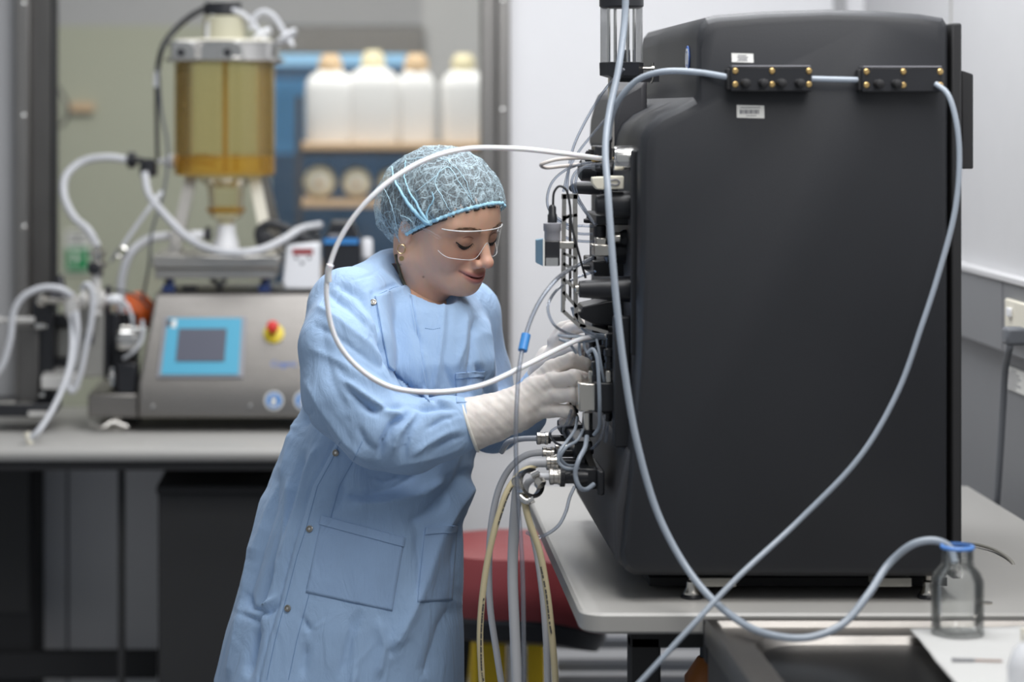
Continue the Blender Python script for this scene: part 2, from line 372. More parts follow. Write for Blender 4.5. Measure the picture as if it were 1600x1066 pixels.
# window_1: steel frame and pane
win = MB().box((px(28, YW), YW - 0.03, zs), (px(48, YW), YW + 0.08, zt)).box((px(752, YW), YW + 0.0, zs), (px(776, YW), YW + 0.08, zt)).box((px(776, YW), YW - 0.03, zs), (px(795, YW), YW + 0.08, zt)).box((xl, YW - 0.03, zt - 0.06), (xr, YW + 0.08, zt)).box((xl, YW - 0.03, zs), (xr, YW + 0.08, zs + 0.05))
wn = struct('window_1', win, M['steel_frame'], bevel=0.003)
b = MB().box((px(48, YW), YW + 0.0, zs), (px(79, YW), YW + 0.08, zt)); b.build('jamb', M['darkframe'], wn, bevel=0.002)
b = MB().box((px(79, YW), YW + 0.004, zs), (px(85, YW), YW + 0.08, zt)); b.build('gasket', M['black_matte'], wn)
b = MB().box((px(80, YW), YW + 0.035, zs + 0.04), (px(756, YW), YW + 0.041, zt - 0.05)); b.build('pane', M['pane'], wn)
for (u, v, YY) in ((36, 5, YW - 0.03), (36, 181, YW - 0.03), (37, 355, YW - 0.03), (785, 2, YW - 0.03), (785, 172, YW - 0.03)):
    b = MB().lathe(P(u, v, YY + 0.001), (0, -1, 0), [(0, 0.006), (0.002, 0.006), (0.004, 0.003)], 12); b.build('screw', M['chrome'], wn)
# the next room
YF = 8.2
o1x, o2x = px(380, YF), px(660, YF)           # far opening
b = MB().box((-3.2, YF, 0), (px(420, YF), YF + 0.1, pz(40, YF))); struct('wall_far_left', b, M['farwall'])
b = MB().box((px(660, YF), YF, 0), (XR + 1.2, YF + 0.1, 3.0)); struct('wall_far_right', b, M['farwhite'])
b = MB().box((-3.2, YF, pz(40, YF)), (px(660, YF), YF + 0.1, 3.0)); struct('wall_far_top', b, M['fargrey'])
b = MB().box((-3.2, YF + 0.9, 0), (XR + 1.2, YF + 1.0, 3.0)); struct('wall_far', b, M['bluewall'])
b = MB().box((px(420, YF), YF - 0.03, pz(84, YF)), (px(662, YF), YF + 0.08, pz(42, YF))).box((px(636, YF), YF - 0.03, 0), (px(662, YF), YF + 0.08, pz(84, YF)))
w2 = struct('window_2', b, M['steel_frame'], bevel=0.003)
b = MB().box((px(420, YF), YF + 0.03, 0.0), (px(636, YF), YF + 0.034, pz(84, YF))); b.build('pane', M['pane'], w2)
YB = YF + 0.8
b = MB().box((px(400, YB), YB, pz(101, YB)), (px(650, YB), YB + 0.03, pz(74, YB))); struct('trim_6', b, M['bluelight'])
b = MB().box((px(400, YB), YB - 0.02, pz(124, YB)), (px(650, YB), YB + 0.03, pz(101, YB))); struct('trim_7', b, M['navy'])
b = MB().box((px(400, YB), YB - 0.01, 0.3), (px(650, YB), YB + 0.03, pz(240, YB))); struct('trim_8', b, M['navy'])
# green notice plate on the far wall
g = thing('notice_board', 'white and green safety notice on the sage wall beyond the window', 'sign', P(121, 426, YF - 0.01))
MB().pbox(102, 360, 141, 426, YF - 0.01, YF).build('panel', M['label'], g)
MB().pbox(104, 388, 139, 423, YF - 0.014, YF - 0.01).build('green_field', M['green'], g)
MB().pbox(114, 394, 119, 412, YF - 0.017, YF - 0.014).pbox(119, 398, 125, 403, YF - 0.017, YF - 0.014).build('pictogram', M['label'], g)
MB().pbox(108, 364, 136, 367, YF - 0.013, YF - 0.01).pbox(108, 371, 132, 374, YF - 0.013, YF - 0.01).pbox(108, 378, 136, 381, YF - 0.013, YF - 0.01).build('print', M['inkgrey'], g)
o = MB().path([P(84, 128, 7.9), P(104, 160, 7.9), P(106, 180, 7.9), P(96, 196, 7.9), P(84, 196, 7.9)], 0.006, 10).path([P(84, 196, 7.9), P(84, 196, 8.2)], 0.006, 8).path([P(84, 128, 7.9), P(84, 128, 8.2)], 0.006, 8).build('door_handle', M['darkframe'])
tag(o, 'curved grey bar handle on the sage wall beyond the window', 'handle')
o = MB().pbox(110, 160, 146, 174, 8.17, 8.2).build('wall_plaque', M['tan']); tag(o, 'small tan plaque on the sage wall beyond the window', 'plaque')
# ---- rack of jugs in the next room
YR = 7.1
rk = thing('storage_rack', 'dark metal rack with tan shelves in the room beyond the window', 'shelf', (px(610, YR), YR, 0))
for (u, yy) in ((466, YR), (466, YR + 0.42)):
    MB().box((px(462, yy), yy, 0), (px(472, yy), yy + 0.02, pz(150, YR))).build('post', M['rack'], rk)
MB().box((px(800, YR), YR, 0), (px(810, YR), YR + 0.02, pz(150, YR))).build('post', M['rack'], rk)
for v in (222, 312, 420):
    MB().box((px(468, YR), YR + 0.0, pz(v + 13, YR)), (px(800, YR), YR + 0.42, pz(v + 1, YR))).build('shelf', M['tan'], rk, bevel=0.004)
MB().box((px(468, YR), YR + 0.02, pz(243, YR)), (px(800, YR), YR + 0.40, pz(235, YR))).build('crossbar', M['rack'], rk)
JG = 'capped jugs on the rack beyond the window'
def jug(u, top, w, cap, label, rr=0.0):
    zb = pz(223, YR); t = thing('plastic_jug', label, 'jug', (px(u, YR + .12), YR + 0.12, zb), JG)
    s = (YR + .12) / FPX; hw = w / 2 * s; zc = pz(top, YR + .12); H = zc - zb
    nk = 17 * s
    rs = []
    for h, k in ((0, .93), (.02, 1), (H * .60, 1), (H * .68, .97), (H * .76, .78), (H * .82, nk / hw), (H * .88, nk / hw)):
        ring = []
        for j in range(32):
            a = 2 * math.pi * j / 32; c, sn = math.cos(a), math.sin(a)
            q = 0.55 if h < H * .7 else 0.8
            ring.append((px(u, YR + .12) + math.copysign(abs(c) ** q, c) * hw * k, YR + .12 + math.copysign(abs(sn) ** q, sn) * hw * .85 * k, zb + h))
        rs.append(ring)
    MB().rings(rs).build('body', M['jug'], t)
    MB().lathe((px(u, YR + .12), YR + .12, zb + H * .80), (0, 0, 1), [(0, nk * 1.12), (H * .13, nk * 1.08), (H * .17, nk * .8), (H * .2, nk * .72)], 24).build('cap', cap, t)
capm = mat('tan_cap', (0.72, 0.52, 0.32), 0.5); cap2 = mat('cream_cap', (0.80, 0.72, 0.48), 0.5)
jug(516, 85, 78, capm, 'leftmost milky jug with tan cap on the rack, nearest the amber vessel')
jug(583, 79, 84, cap2, 'widest white jug with cream cap, second from the left on the rack')
jug(650, 84, 60, capm, 'narrow milky jug with tan cap above the hair net, third on the rack')
jug(724, 84, 72, cap2, 'white jug with cream cap beside the steel window frame')
for i, (u, v, r, lab) in enumerate(((499, 285, 25, 'cream round drum end on the lower shelf, nearest the amber vessel'), (557, 286, 23, 'cream round drum end in the middle of the lower shelf'), (613, 287, 22, 'cream round drum end partly hidden behind the hair net'))):
    c = P(u, v, YR + .05); rr = S(r, YR); t = thing('filter_drum', lab, 'drum', c - Vector((0, 0, rr)), 'round drums lying on the lower rack shelf')
    MB().lathe(c, (0, 1, 0), [(0, rr * .9), (0.006, rr), (0.25, rr), (0.255, rr * .9)], 32).build('body', M['cream'], t)
    MB().lathe(c + Vector((0, -.012, 0)), (0, 1, 0), [(0, rr * .55), (0.004, rr * .72), (0.013, rr * .76)], 28).build('lid_boss', M['ivory'], t)
    MB().lathe(c + Vector((0, -.022, 0)), (0, 1, 0), [(0, rr * .18), (0.012, rr * .22)], 16).build('plug', M['tan'], t)

# ================================================================ BACK BENCH
YB0 = 5.13; ZB = 0.90
b = MB()
prof = [(YB0 + 0.010, ZB - .03), (YB0 + .003, ZB - .024), (YB0, ZB - .015), (YB0 + .003, ZB - .006), (YB0 + .012, ZB), (YW - .005, ZB), (YW - .005, ZB - .03)]
b.prism([(-1.9, y, z) for y, z in prof], (1.9 + px(735, YB0), 0, 0))
bb = thing('back_bench', 'long pale laminate bench under the window holding the steel filtration skid', 'bench', (-0.8, 5.5, 0))
b.build('worktop', M['bench'], bb)
MB().box((-1.9, YB0 + .02, ZB - .05), (px(725, YB0), YB0 + .05, ZB - .031)).build('rail', M['black_matte'], bb)
MB().box((px(184, 5.3), 5.3, 0), (px(194, 5.3), 5.33, ZB - .07)).build('leg', M['cabinet'], bb)
MB().box((px(700, 5.3), 5.3, 0), (px(712, 5.3), 5.33, ZB - .031)).build('leg', M['cabinet'], bb)
MB().box((-1.9, 5.6, .30), (px(245, 5.6), 5.64, .36)).build('crossbar', M['black_matte'], bb)
t = thing('low_cabinet', 'charcoal cabinet standing under the back bench beside the gown', 'cabinet', (px(350, 5.25), 5.4, 0))
MB().box((px(247, 5.25), 5.25, .0), (px(470, 5.25), 5.75, pz(770, 5.25))).build('body', M['cabinet'], t, bevel=.004)
MB().box((px(244, 5.23), 5.23, pz(770, 5.25)), (px(472, 5.23), 5.76, pz(765, 5.25) + .01)).build('top', M['black_matte'], t, bevel=.003)
t = thing('pedestal_cabinet', 'black cabinet under the far left end of the back bench', 'cabinet', (px(-60, 5.25), 5.5, 0))
MB().box((-1.6, 5.62, 0), (px(52, 5.62), 5.82, ZB - .08)).build('body', M['black_matte'], t, bevel=.004)
MB().box((-1.55, 5.612, .45), (px(46, 5.62), 5.62, ZB - .1)).build('door', M['cabinet'], t)
b = MB().box((px(104, YW), YW - .008, 0.1), (px(108, YW), YW, .84)); struct('trim_9', b, M['inkgrey'])

# ================================================================ STEEL FILTRATION SKID
YS = 5.36
sk = thing('filtration_skid', 'brushed steel filtration control unit with blue touch screen and red stop button', 'machine', (px(320, YS), YS + .2, ZB))
# wedge housing: sloped front
def fr(u, v):                                  # point on sloped front
    t = (v - 458) / (600 - 458); return P(u, v, YS + .10 - .10 * min(max(t, 0), 1))
left = [fr(243, 458), fr(217, 600), P(217, 652, YS), P(640, 652, YS), fr(640, 600), fr(640, 458)]
h = MB()
fl = [P(243, 458, YS + .10), P(640, 458, YS + .10), P(640, 600, YS), P(216, 600, YS), P(216, 653, YS), P(640, 653, YS)]
bk = YS + .42
def back(p): return Vector((p.x, bk, p.z))
h.add(fl + [back(p) for p in fl], [(0, 3, 2, 1), (3, 4, 5, 2), (0, 1, 7, 6), (0, 6, 9, 3), (3, 9, 10, 4), (4, 10, 11, 5), (1, 2, 8, 7), (2, 5, 11, 8), (6, 7, 8, 9), (9, 8, 11, 10)])
h.build('housing', M['steel_h'], sk, bevel=.006)
MB().pbox(137, 616, 216, 653, YS + .02, YS + .36).build('side_shelf', M['steel_h'], sk, bevel=.004)
nrm = (fr(300, 600) - fr(300, 458)).cross(Vector((1, 0, 0))).normalized()
if nrm.y > 0: nrm = -nrm
def plate(name, q, d, m, par, off=0.0, **k):
    ps = [fr(*c) + nrm * off for c in q]; return MB().prism(ps, nrm * d).build(name, m, par, **k)
scr = plate('touch_panel', [(257, 497), (386, 497), (380, 592), (245, 592)], .008, M['greyfr'], sk, bevel=.002)
plate('border', [(263, 500), (378, 500), (373, 588), (252, 588)], .003, M['cyan'], scr, .0081)
plate('display', [(280, 517), (355, 517), (351, 568), (275, 568)], .002, M['screen'], scr, .0112)
plate('logo', [(262, 503), (268, 503), (267, 513), (261, 513)], .001, M['ink'], scr, .0112)
plate('logo', [(270, 503), (277, 503), (275, 515), (268, 515)], .001, M['label'], scr, .0112)
c = fr(428, 522)
es = MB().lathe(c, nrm, [(0, S(16, YS)), (.006, S(16, YS)), (.008, S(13, YS)), (.008, .001)], 32, False).build('stop_button', M['yellow'], sk)
MB().lathe(c + Vector((-.002, 0, .004)), nrm, [(.008, S(6, YS)), (.022, S(7, YS)), (.028, S(9.5, YS)), (.038, S(9, YS)), (.042, S(6, YS)), (.043, .001)], 28, False).build('push_cap', M['red'], es)
text('Cogent', fr(443, 569) + nrm * .0008, .019, M['blueink'], sk, rot=(R(90) + math.asin(-nrm.z) * -1 - R(0) if False else R(90) - math.asin(nrm.z), 0, 0))
for u, v in ((428, 626), (474, 626)):
    s0 = MB().lathe(P(u, v, YS - .0005), (0, -1, 0), [(0, S(15, YS)), (.001, S(15, YS))], 32).build('safety_sticker', M['label'], sk)
    MB().lathe(P(u, v, YS - .0016), (0, -1, 0), [(0, S(12, YS)), (.001, S(12, YS))], 32).build('blue_disc', M['bluesign'], s0)
    MB().pbox(u - 5, v - 2, u + 4, v + 8, YS - .004, YS - .0027).pbox(u - 4, v - 7, u - 2, v - 1, YS - .004, YS - .0027).pbox(u - 1, v - 8, u + 1, v - 1, YS - .004, YS - .0027).pbox(u + 2, v - 6, u + 4, v - 1, YS - .004, YS - .0027).build('pictogram', M['label'], s0)
for u, v in ((239, 635), (391, 634)):
    MB().lathe(P(u, v, YS), (0, -1, 0), [(0, S(4, YS)), (.004, S(3, YS))], 12).build('bolt', M['chrome'], sk)
for u in (183, 560):
    MB().lathe((px(u, YS + .08), YS + .08, ZB), (0, 0, 1), [(0, .026), (.008, .026), (.012, .012), (.02, .012), (.05, .012)], 20).build('foot', M['nickel'], sk)
    MB().lathe((px(u, YS + .33), YS + .33, ZB), (0, 0, 1), [(0, .026), (.008, .026), (.012, .012), (.05, .012)], 20).build('foot', M['black'], sk)
MB().path([P(140, 662, YS), P(160, 668, YS - .01), P(176, 660, YS), P(200, 668, YS)], .0045, 8).build('lever', M['steel'], sk)
# load-cell platform that carries the vessel
YP = YS + .10
pf = thing('weighing_platform', 'low steel platform on blue feet carrying the amber vessel', 'platform', (px(336, YP), YP + .12, pz(456, YP)))
b = MB().pbox(238, 399, 437, 420, YP, YP + .28).build('top_plate', M['steel'], pf, bevel=.004)
MB().pbox(242, 420, 432, 436, YP + .012, YP + .27).build('skirt', M['steel'], pf, bevel=.003)
for u in (263, 413):
    MB().pbox(u - 10, 446, u + 10, 458, YP + .02, YP + .05).pbox(u, 436, u + 8, 447, YP + .02, YP + .05).build('foot', M['navypl'], pf, bevel=.003)
    MB().pbox(u - 6, 436, u + 6, 458, YP + .22, YP + .25).build('foot', M['black'], pf, bevel=.003)
MB().pbox(285, 447, 307, 458, YP + .04, YP + .07).build('load_cell', M['black'], pf)
MB().path([P(330, 437, YP + .03), P(345, 444, YP + .02), P(352, 436, YP + .03)], .006, 8).pbox(338, 440, 346, 458, YP + .03, YP + .06).build('load_cell', M['black'], pf)
# ---- the vessel
YV = YP + .14; vc = px(351, YV); s = YV / FPX
ve = thing('reactor_vessel', 'amber clear plastic vessel with steel clamp ring on slanted legs', 'vessel', (vc, YV, pz(399, YV)))
zt_, zb_ = pz(97, YV), pz(245, YV); rV = 78.5 * s
MB().lathe((vc, YV, zb_), (0, 0, 1), [(0, rV), (zt_ - zb_, rV), (zt_ - zb_, rV * .965), (0, rV * .965)], 64, False).build('wall', M['amber'], ve)
MB().lathe((vc, YV, pz(274, YV)), (0, 0, 1), [(0, rV * .96), (.004, rV * 1.0), (29 * s, rV * 1.0), (31 * s, rV * .96), (31 * s, .02)], 64, False).build('base_ring', M['amberdeep'], ve)
ft = [(0, 12 * s), (6 * s, 13 * s), (12 * s, 26 * s), (40 * s, 27 * s), (58 * s, 29 * s), (68 * s, 40 * s), (74 * s, 58 * s)]
MB().lathe((vc + 2 * s, YV, pz(350, YV)), (0, 0, 1), ft, 48, False).build('funnel', M['amber'], ve)
MB().lathe((vc + 2 * s, YV, pz(333, YV)), (0, 0, 1), [(0, 26 * s), (4 * s, 31 * s), (8 * s, 31 * s), (9 * s, 26 * s)], 48, False).build('funnel_collar', M['amberdeep'], ve)
MB().lathe((vc + 2 * s, YV, pz(399, YV)), (0, 0, 1), [(0, 22 * s), (20 * s, 20 * s), (30 * s, 16 * s), (48 * s, 14 * s), (50 * s, 10 * s)], 32).build('outlet_fitting', M['white'], ve)
MB().cyl((vc + 1 * s, YV, pz(270, YV)), (vc + 1 * s, YV, pz(40, YV)), 4 * s, n=12).build('stirrer_shaft', M['amberdeep'], ve)
MB().box((vc + 15 * s, YV - .008, pz(268, YV)), (vc + 20 * s, YV + .02, pz(240, YV))).path([P(272, 246, YV - .05), P(320, 244, YV - .07), P(340, 247, YV - .06)], 3.2 * s, 8).path([P(272, 255, YV - .05), P(320, 255, YV - .07), P(336, 258, YV - .06)], 2.6 * s, 8).build('impeller', M['amberdeep'], ve)
MB().lathe((vc, YV, pz(100, YV)), (0, 0, 1), [(0, 82 * s), (4 * s, 94 * s), (8 * s, 94 * s), (9 * s, 86 * s), (30 * s, 86 * s), (31 * s, 90 * s), (34 * s, 90 * s), (35 * s, 80 * s)], 64).build('clamp_ring', M['chrome'], ve)
for uu in (293, 364):
    lt = MB().box((px(uu - 18, YV) , YV - 88 * s, pz(92, YV)), (px(uu + 18, YV), YV - 70 * s, pz(66, YV))).lathe(P(uu - 4, 84, YV) - Vector((0, 88 * s, 0)), (0, -1, 0), [(0, 5 * s), (8 * s, 5 * s), (9 * s, 3 * s)], 14).lathe(P(uu + 10, 72, YV) - Vector((0, 88 * s, 0)), (0, -1, 0), [(0, 4 * s), (10 * s, 4 * s)], 12).build('latch', M['chrome'], ve, bevel=.002)
    MB().lathe(P(uu - 4, 84, YV) - Vector((0, 96 * s, 0)), (0, -1, 0), [(0, 6 * s), (4 * s, 6 * s), (6 * s, 4 * s)], 14).build('latch_knob', M['black'], lt)
MB().lathe((vc, YV, pz(66, YV)), (0, 0, 1), [(0, 78 * s), (4 * s, 74 * s), (5 * s, 1 * s)], 48, False).build('lid', M['ivory'], ve)
mm = mat('olive_motor_column', (0.50, 0.48, 0.36), 0.5)
MB().lathe((px(350, YV), YV, pz(62, YV)), (0, 0, 1), [(0, 33 * s), (36 * s, 33 * s), (37 * s, 30 * s)], 36).build('motor_column', mm, ve)
MB().pbox(306, 64, 344, 72, YV - .06, YV).build('port_plate', M['ivory'], ve, bevel=.002)
MB().lathe((px(348, YV), YV, pz(25, YV)), (0, 0, 1), [(0, 26 * s), (2 * s, 29 * s), (21 * s, 29 * s), (23 * s, 24 * s)], 36).build('motor_cap', M['black'], ve)
# graduations on the wall
g = MB()
for i in range(9):
    v = 118 + i * 5.5; a = R(-152 + 0); c0, c1 = R(205), R(205 + (12 if i % 2 else 18))
    for k in range(4):
        a0 = c0 + (c1 - c0) * k / 4; a1 = c0 + (c1 - c0) * (k + 1) / 4; z = pz(v, YV); rr = rV * 1.003
        g.add([(vc + rr * math.cos(a0), YV + rr * math.sin(a0), z), (vc + rr * math.cos(a1), YV + rr * math.sin(a1), z), (vc + rr * math.cos(a1), YV + rr * math.sin(a1), z - .0013), (vc + rr * math.cos(a0), YV + rr * math.sin(a0), z - .0013)], [(0, 1, 2, 3)])
g.build('graduations', M['brass'], ve)
for (u0, v0, y0, u1, v1, y1, m) in ((398, 276, -.03, 424, 398, -.06, 'ivory'), (300, 276, -.03, 272, 398, -.06, 'steel'), (296, 276, .07, 268, 398, .10, 'steel'), (408, 276, .07, 436, 398, .10, 'steel')):
    a = P(u0, v0, YV); a.y += y0; c = P(u1, v1, YV); c.y += y1
    w_ = 9 * s; MB().add([a + Vector((-w_, -.004, 0)), a + Vector((w_, -.004, 0)), c + Vector((w_, -.004, 0)), c + Vector((-w_, -.004, 0)), a + Vector((-w_, .012, 0)), a + Vector((w_, .012, 0)), c + Vector((w_, .012, 0)), c + Vector((-w_, .012, 0))],
             [(0, 1, 2, 3), (7, 6, 5, 4), (0, 4, 5, 1), (1, 5, 6, 2), (2, 6, 7, 3), (3, 7, 4, 0)]).build('leg', M[m], ve)
for (pts, lab, fu, fv) in (([(325, 66), (326, 40), (335, 22), (355, 14), (378, 22), (398, 40), (404, 50)], 'left white vent filter on the amber vessel', 408, 56), ([(392, 46), (398, 26), (412, 18), (428, 26), (440, 44), (445, 52)], 'right white vent filter on the amber vessel, outermost', 448, 58)):
    t = thing('vent_filter', lab, 'filter', P(fu, fv, YV - .03), 'disc filters on the vessel lid')
    MB().path([P(u, v, YV - .03) for u, v in pts], 4.6 * s, 10).build('tubing', M['tube_milk'], t)
    ax = Vector((.55, -.25, -.75)).normalized(); c = P(fu, fv, YV - .03)
    MB().lathe(c - ax * 9 * s, ax, [(0, 4 * s), (5 * s, 5 * s), (7 * s, 19 * s), (12 * s, 19 * s), (14 * s, 6 * s), (22 * s, 4 * s), (28 * s, 2.5 * s)], 28).build('disc', M['white'], t)
# valve at the vessel's left
t = thing('inlet_valve', 'black-knobbed pinch valve left of the amber vessel', 'valve', P(236, 262, YV))
MB().lathe(P(206, 250, YV), (1, 0, 0), [(-8 * s, 5 * s), (-6 * s, 13 * s), (6 * s, 13 * s), (8 * s, 5 * s)], 20).build('knob', M['black'], t)
MB().lathe(P(214, 250, YV), (1, 0, 0), [(0, 5 * s), (10 * s, 4 * s)], 14).lathe(P(232, 262, YV - .03), (0, 0, 1), [(-14 * s, 10 * s), (-12 * s, 14 * s), (8 * s, 14 * s), (14 * s, 8 * s)], 18).build('body', M['black'], t)
MB().lathe(P(247, 252, YV), (1, 0, 0), [(0, 4 * s), (11 * s, 4 * s), (12 * s, 11 * s), (24 * s, 11 * s), (25 * s, 5 * s)], 18).build('fitting', M['white'], t)
# cables and tubes at the vessel
tube('power_cable', 'thick black cable from the vessel motor down to the valve', [(322, 12, YV), (300, 24, YV), (272, 48, YV), (255, 72, YV - .03), (247, 104, YV - .03), (245, 160, YV - .03), (246, 250, YV - .03)], [5 * s, 5 * s, 4.2 * s, 3 * s], 'cable', 'cable')
MB().path([P(246, 112, YV - .03), P(245, 136, YV - .03)], 5.5 * s, 12).build('cable_tag', M['white']); tag(bpy.context.scene.objects['cable_tag'], 'white marker sleeve on the black cable left of the vessel', 'cable marker')
tube('sensor_cable', 'thin grey-green cable falling beside the vessel to the platform', [(247, 104, YV - .04), (252, 170, YV - .04), (262, 232, YV - .04), (256, 300, YV - .05), (238, 360, YV - .06), (232, 420, YV - .04), (214, 500, YV - .0), (196, 560, YV)], 2.2 * s, 'cable_grey', 'cable')
tube('silicone_tube', 'white tube arching from the valve left and down to the pump head', [(200, 250, YV), (170, 246, YV), (130, 252, YV), (103, 275, YV - .02), (100, 305, YV - .04), (116, 340, YV - .06), (138, 360, YV - .08), (152, 385, YV - .08)], 6.2 * s, 'tube_milk', 'tube')
tube('silicone_tube', 'white tube sagging from the valve past the vessel legs to the pump', [(226, 270, YV - .06), (232, 302, YV - .08), (258, 336, YV - .12), (300, 376, YV - .16), (350, 394, YV - .20), (400, 392, YV - .20), (440, 376, YV - .14), (470, 358, YV - .06), (500, 352, YV)], 6 * s, 'tube_milk', 'tube')
tube('silicone_tube', 'thin white tube ending in a steel clip beside the platform', [(252, 300, YV - .08), (236, 322, YV - .1), (214, 352, YV - .1), (192, 384, YV - .1)], 3.6 * s, 'tube_milk', 'tube')
o = MB().path([P(190, 384, YV - .1), P(182, 398, YV - .1), P(190, 402, YV - .1), P(198, 392, YV - .1), P(190, 384, YV - .1)], .003, 8).lathe(P(184, 392, YV - .11), (-.5, 0, -.8), [(0, .007), (.012, .005), (.03, .004)], 10).build('tube_clip', M['chrome']); tag(o, 'shiny steel clip hanging left of the platform', 'clip')
tube('silicone_tube', 'wide white tube curving from the vessel outlet down behind the platform', [(322, 366, YV + .02), (270, 368, YV + .0), (232, 374, YV - .02), (204, 396, YV - .04), (190, 440, YV - .04), (190, 500, YV - .04)], 7 * s, 'tube_milk', 'tube')
t = thing('drain_valve', 'black knob drain valve under the vessel outlet', 'valve', P(326, 366, YV - .02))
MB().lathe(P(322, 366, YV - .03), (1, 0, 0), [(-3 * s, 5 * s), (0, 12 * s), (6 * s, 12 * s), (9 * s, 5 * s)], 18).build('knob', M['black'], t)
MB().lathe(P(300, 367, YV - .03), (1, 0, 0), [(0, 7 * s), (18 * s, 7 * s)], 14).build('body', M['white'], t)
# ---- pump beside the skid
YQ = YS + .12
pu = thing('metering_pump', 'white pump controller with dark red display on top of the steel skid', 'pump', (px(470, YQ), YQ + .06, pz(456, YQ)))
b = MB().prism([P(447, 384, YQ), P(501, 379, YQ), P(502, 441, YQ), P(498, 452, YQ - .01), P(444, 452, YQ - .01), P(441, 440, YQ)], (0, .12, 0)); b.build('housing', M['white'], pu, bevel=.006)
MB().pbox(457, 389, 489, 398, YQ - .002, YQ).build('display', M['redled'], pu)
for u, v, r in ((463, 403, 3), (483, 403, 3), (472, 411, 3.5), (471, 433, 3.2)):
    MB().lathe(P(u, v, YQ), (0, -1, 0), [(0, r * s), (.003, r * s * .8)], 12).build('button', M['ink'], pu)
pk = thing('pump_head', 'black peristaltic pump head with a blue band behind the shoulder', 'pump', (px(535, YQ), YQ + .07, pz(456, YQ)))
MB().prism([P(505, 378, YQ), P(518, 348, YQ), P(552, 348, YQ), P(564, 378, YQ), P(564, 456, YQ), P(505, 456, YQ)], (0, .14, 0)).build('housing', M['black'], pk, bevel=.004)
MB().pbox(506, 373, 560, 381, YQ - .004, YQ).build('band', M['bluepl'], pk)
MB().pbox(514, 366, 532, 371, YQ - .004, YQ).build('latch', M['greyfr'], pk)
MB().lathe(P(573, 372, YQ + .05), (0, 0, -1), [(0, 6 * s), (4 * s, 9 * s), (30 * s, 9 * s)], 18).build('side_port', M['white'], pk)
b = MB().pbox(425, 372, 500, 384, YQ + .05, YQ + .14).path([P(408, 384, YQ + .05), P(404, 362, YQ + .05), P(420, 350, YQ + .05), P(446, 356, YQ + .05), P(480, 372, YQ + .05)], .010, 10).path([P(424, 345, YQ + .1), P(450, 356, YQ + .1), P(500, 364, YQ + .1)], .007, 8).lathe(P(414, 372, YQ + .04), (0, -1, 0), [(0, 12 * s), (.02, 12 * s), (.022, 8 * s)], 20)
o = b.build('cable_bundle', M['cable']); tag(o, 'black cables bunched behind the white pump controller', 'cable')
# ---- filter holder assembly at the left end
YA = 5.42; sa = YA / FPX
fh = thing('filter_holder', 'steel plate filter holder with black clamp bars at the left of the bench', 'filter holder', (px(110, YA), YA, ZB))
MB().pbox(28, 512, 60, 640, YA, YA + .1).build('post', M['darkframe'], fh, bevel=.003)
MB().pbox(50, 470, 84, 640, YA + .02, YA + .08).build('clamp_plate', M['black'], fh, bevel=.004)
MB().pbox(74, 492, 128, 512, YA + .06, YA + .12).build('clamp_bar', M['black'], fh, bevel=.004)
MB().pbox(74, 560, 128, 576, YA + .06, YA + .12).build('clamp_bar', M['black'], fh, bevel=.004)
MB().pbox(88, 512, 122, 560, YA + .08, YA + .13).build('filter_cassette', M['satin'], fh, bevel=.004)
MB().pbox(118, 470, 163, 590, YA + .02, YA + .06).build('end_plate', M['satin'], fh, bevel=.004)
MB().pbox(131, 520, 146, 538, YA + .014, YA + .02).build('mark', M['ink'], fh)
MB().pbox(163, 448, 170, 594, YA + .02, YA + .08).pbox(172, 490, 186, 600, YA + .04, YA + .12).build('rear_bar', M['black'], fh, bevel=.002)
MB().prism([P(64, 588, YA - .02), P(78, 566, YA + .10), P(124, 566, YA + .10), P(126, 588, YA - .02)], (0, 0, -.03)).build('drip_tray', M['satin_reflection'], fh, bevel=.003)
MB().pbox(-30, 632, 82, 652, YA - .05, YA + .12).build('base', M['black'], fh, bevel=.004)
MB().pbox(44, 643, 78, 650, YA - .056, YA - .05).build('base_plate', M['satin_reflection'], fh)
MB().lathe(P(-10, 500, YA - .01), (1, 0, 0), [(0, 5 * sa), (12 * sa, 5 * sa), (13 * sa, 3 * sa), (28 * sa, 3 * sa), (29 * sa, 5 * sa), (64 * sa, 5 * sa)], 16).build('tie_rod', M['satin_reflection'], fh)
MB().lathe(P(-10, 632, YA - .03), (1, 0, 0), [(0, 6 * sa), (34 * sa, 6 * sa), (36 * sa, 3 * sa), (60 * sa, 3 * sa)], 16).build('tie_rod', M['nickel'], fh)
MB().lathe(P(56, 510, YA - .02), (1, 0, 0), [(0, 5 * sa), (12 * sa, 5 * sa), (13 * sa, 3 * sa), (18 * sa, 3 * sa)], 12).lathe(P(62, 618, YA - .02), (1, 0, 0), [(0, 4 * sa), (8 * sa, 7 * sa)], 12).build('thumb_screw', M['chrome'], fh)
pipe = thing('valve_manifold', 'shiny steel sanitary valve manifold with black knobs at the far left', 'valve', P(130, 500, YA + .0))
MB().lathe(P(152, 410, YA - .02), (0, 0, 1), [(-22 * sa, 10 * sa), (-8 * sa, 10 * sa), (-7 * sa, 15 * sa), (0, 15 * sa), (1 * sa, 9 * sa), (10 * sa, 9 * sa), (11 * sa, 14 * sa), (17 * sa, 14 * sa), (18 * sa, 7 * sa), (26 * sa, 7 * sa)], 20).build('upright', M['nickel'], pipe)
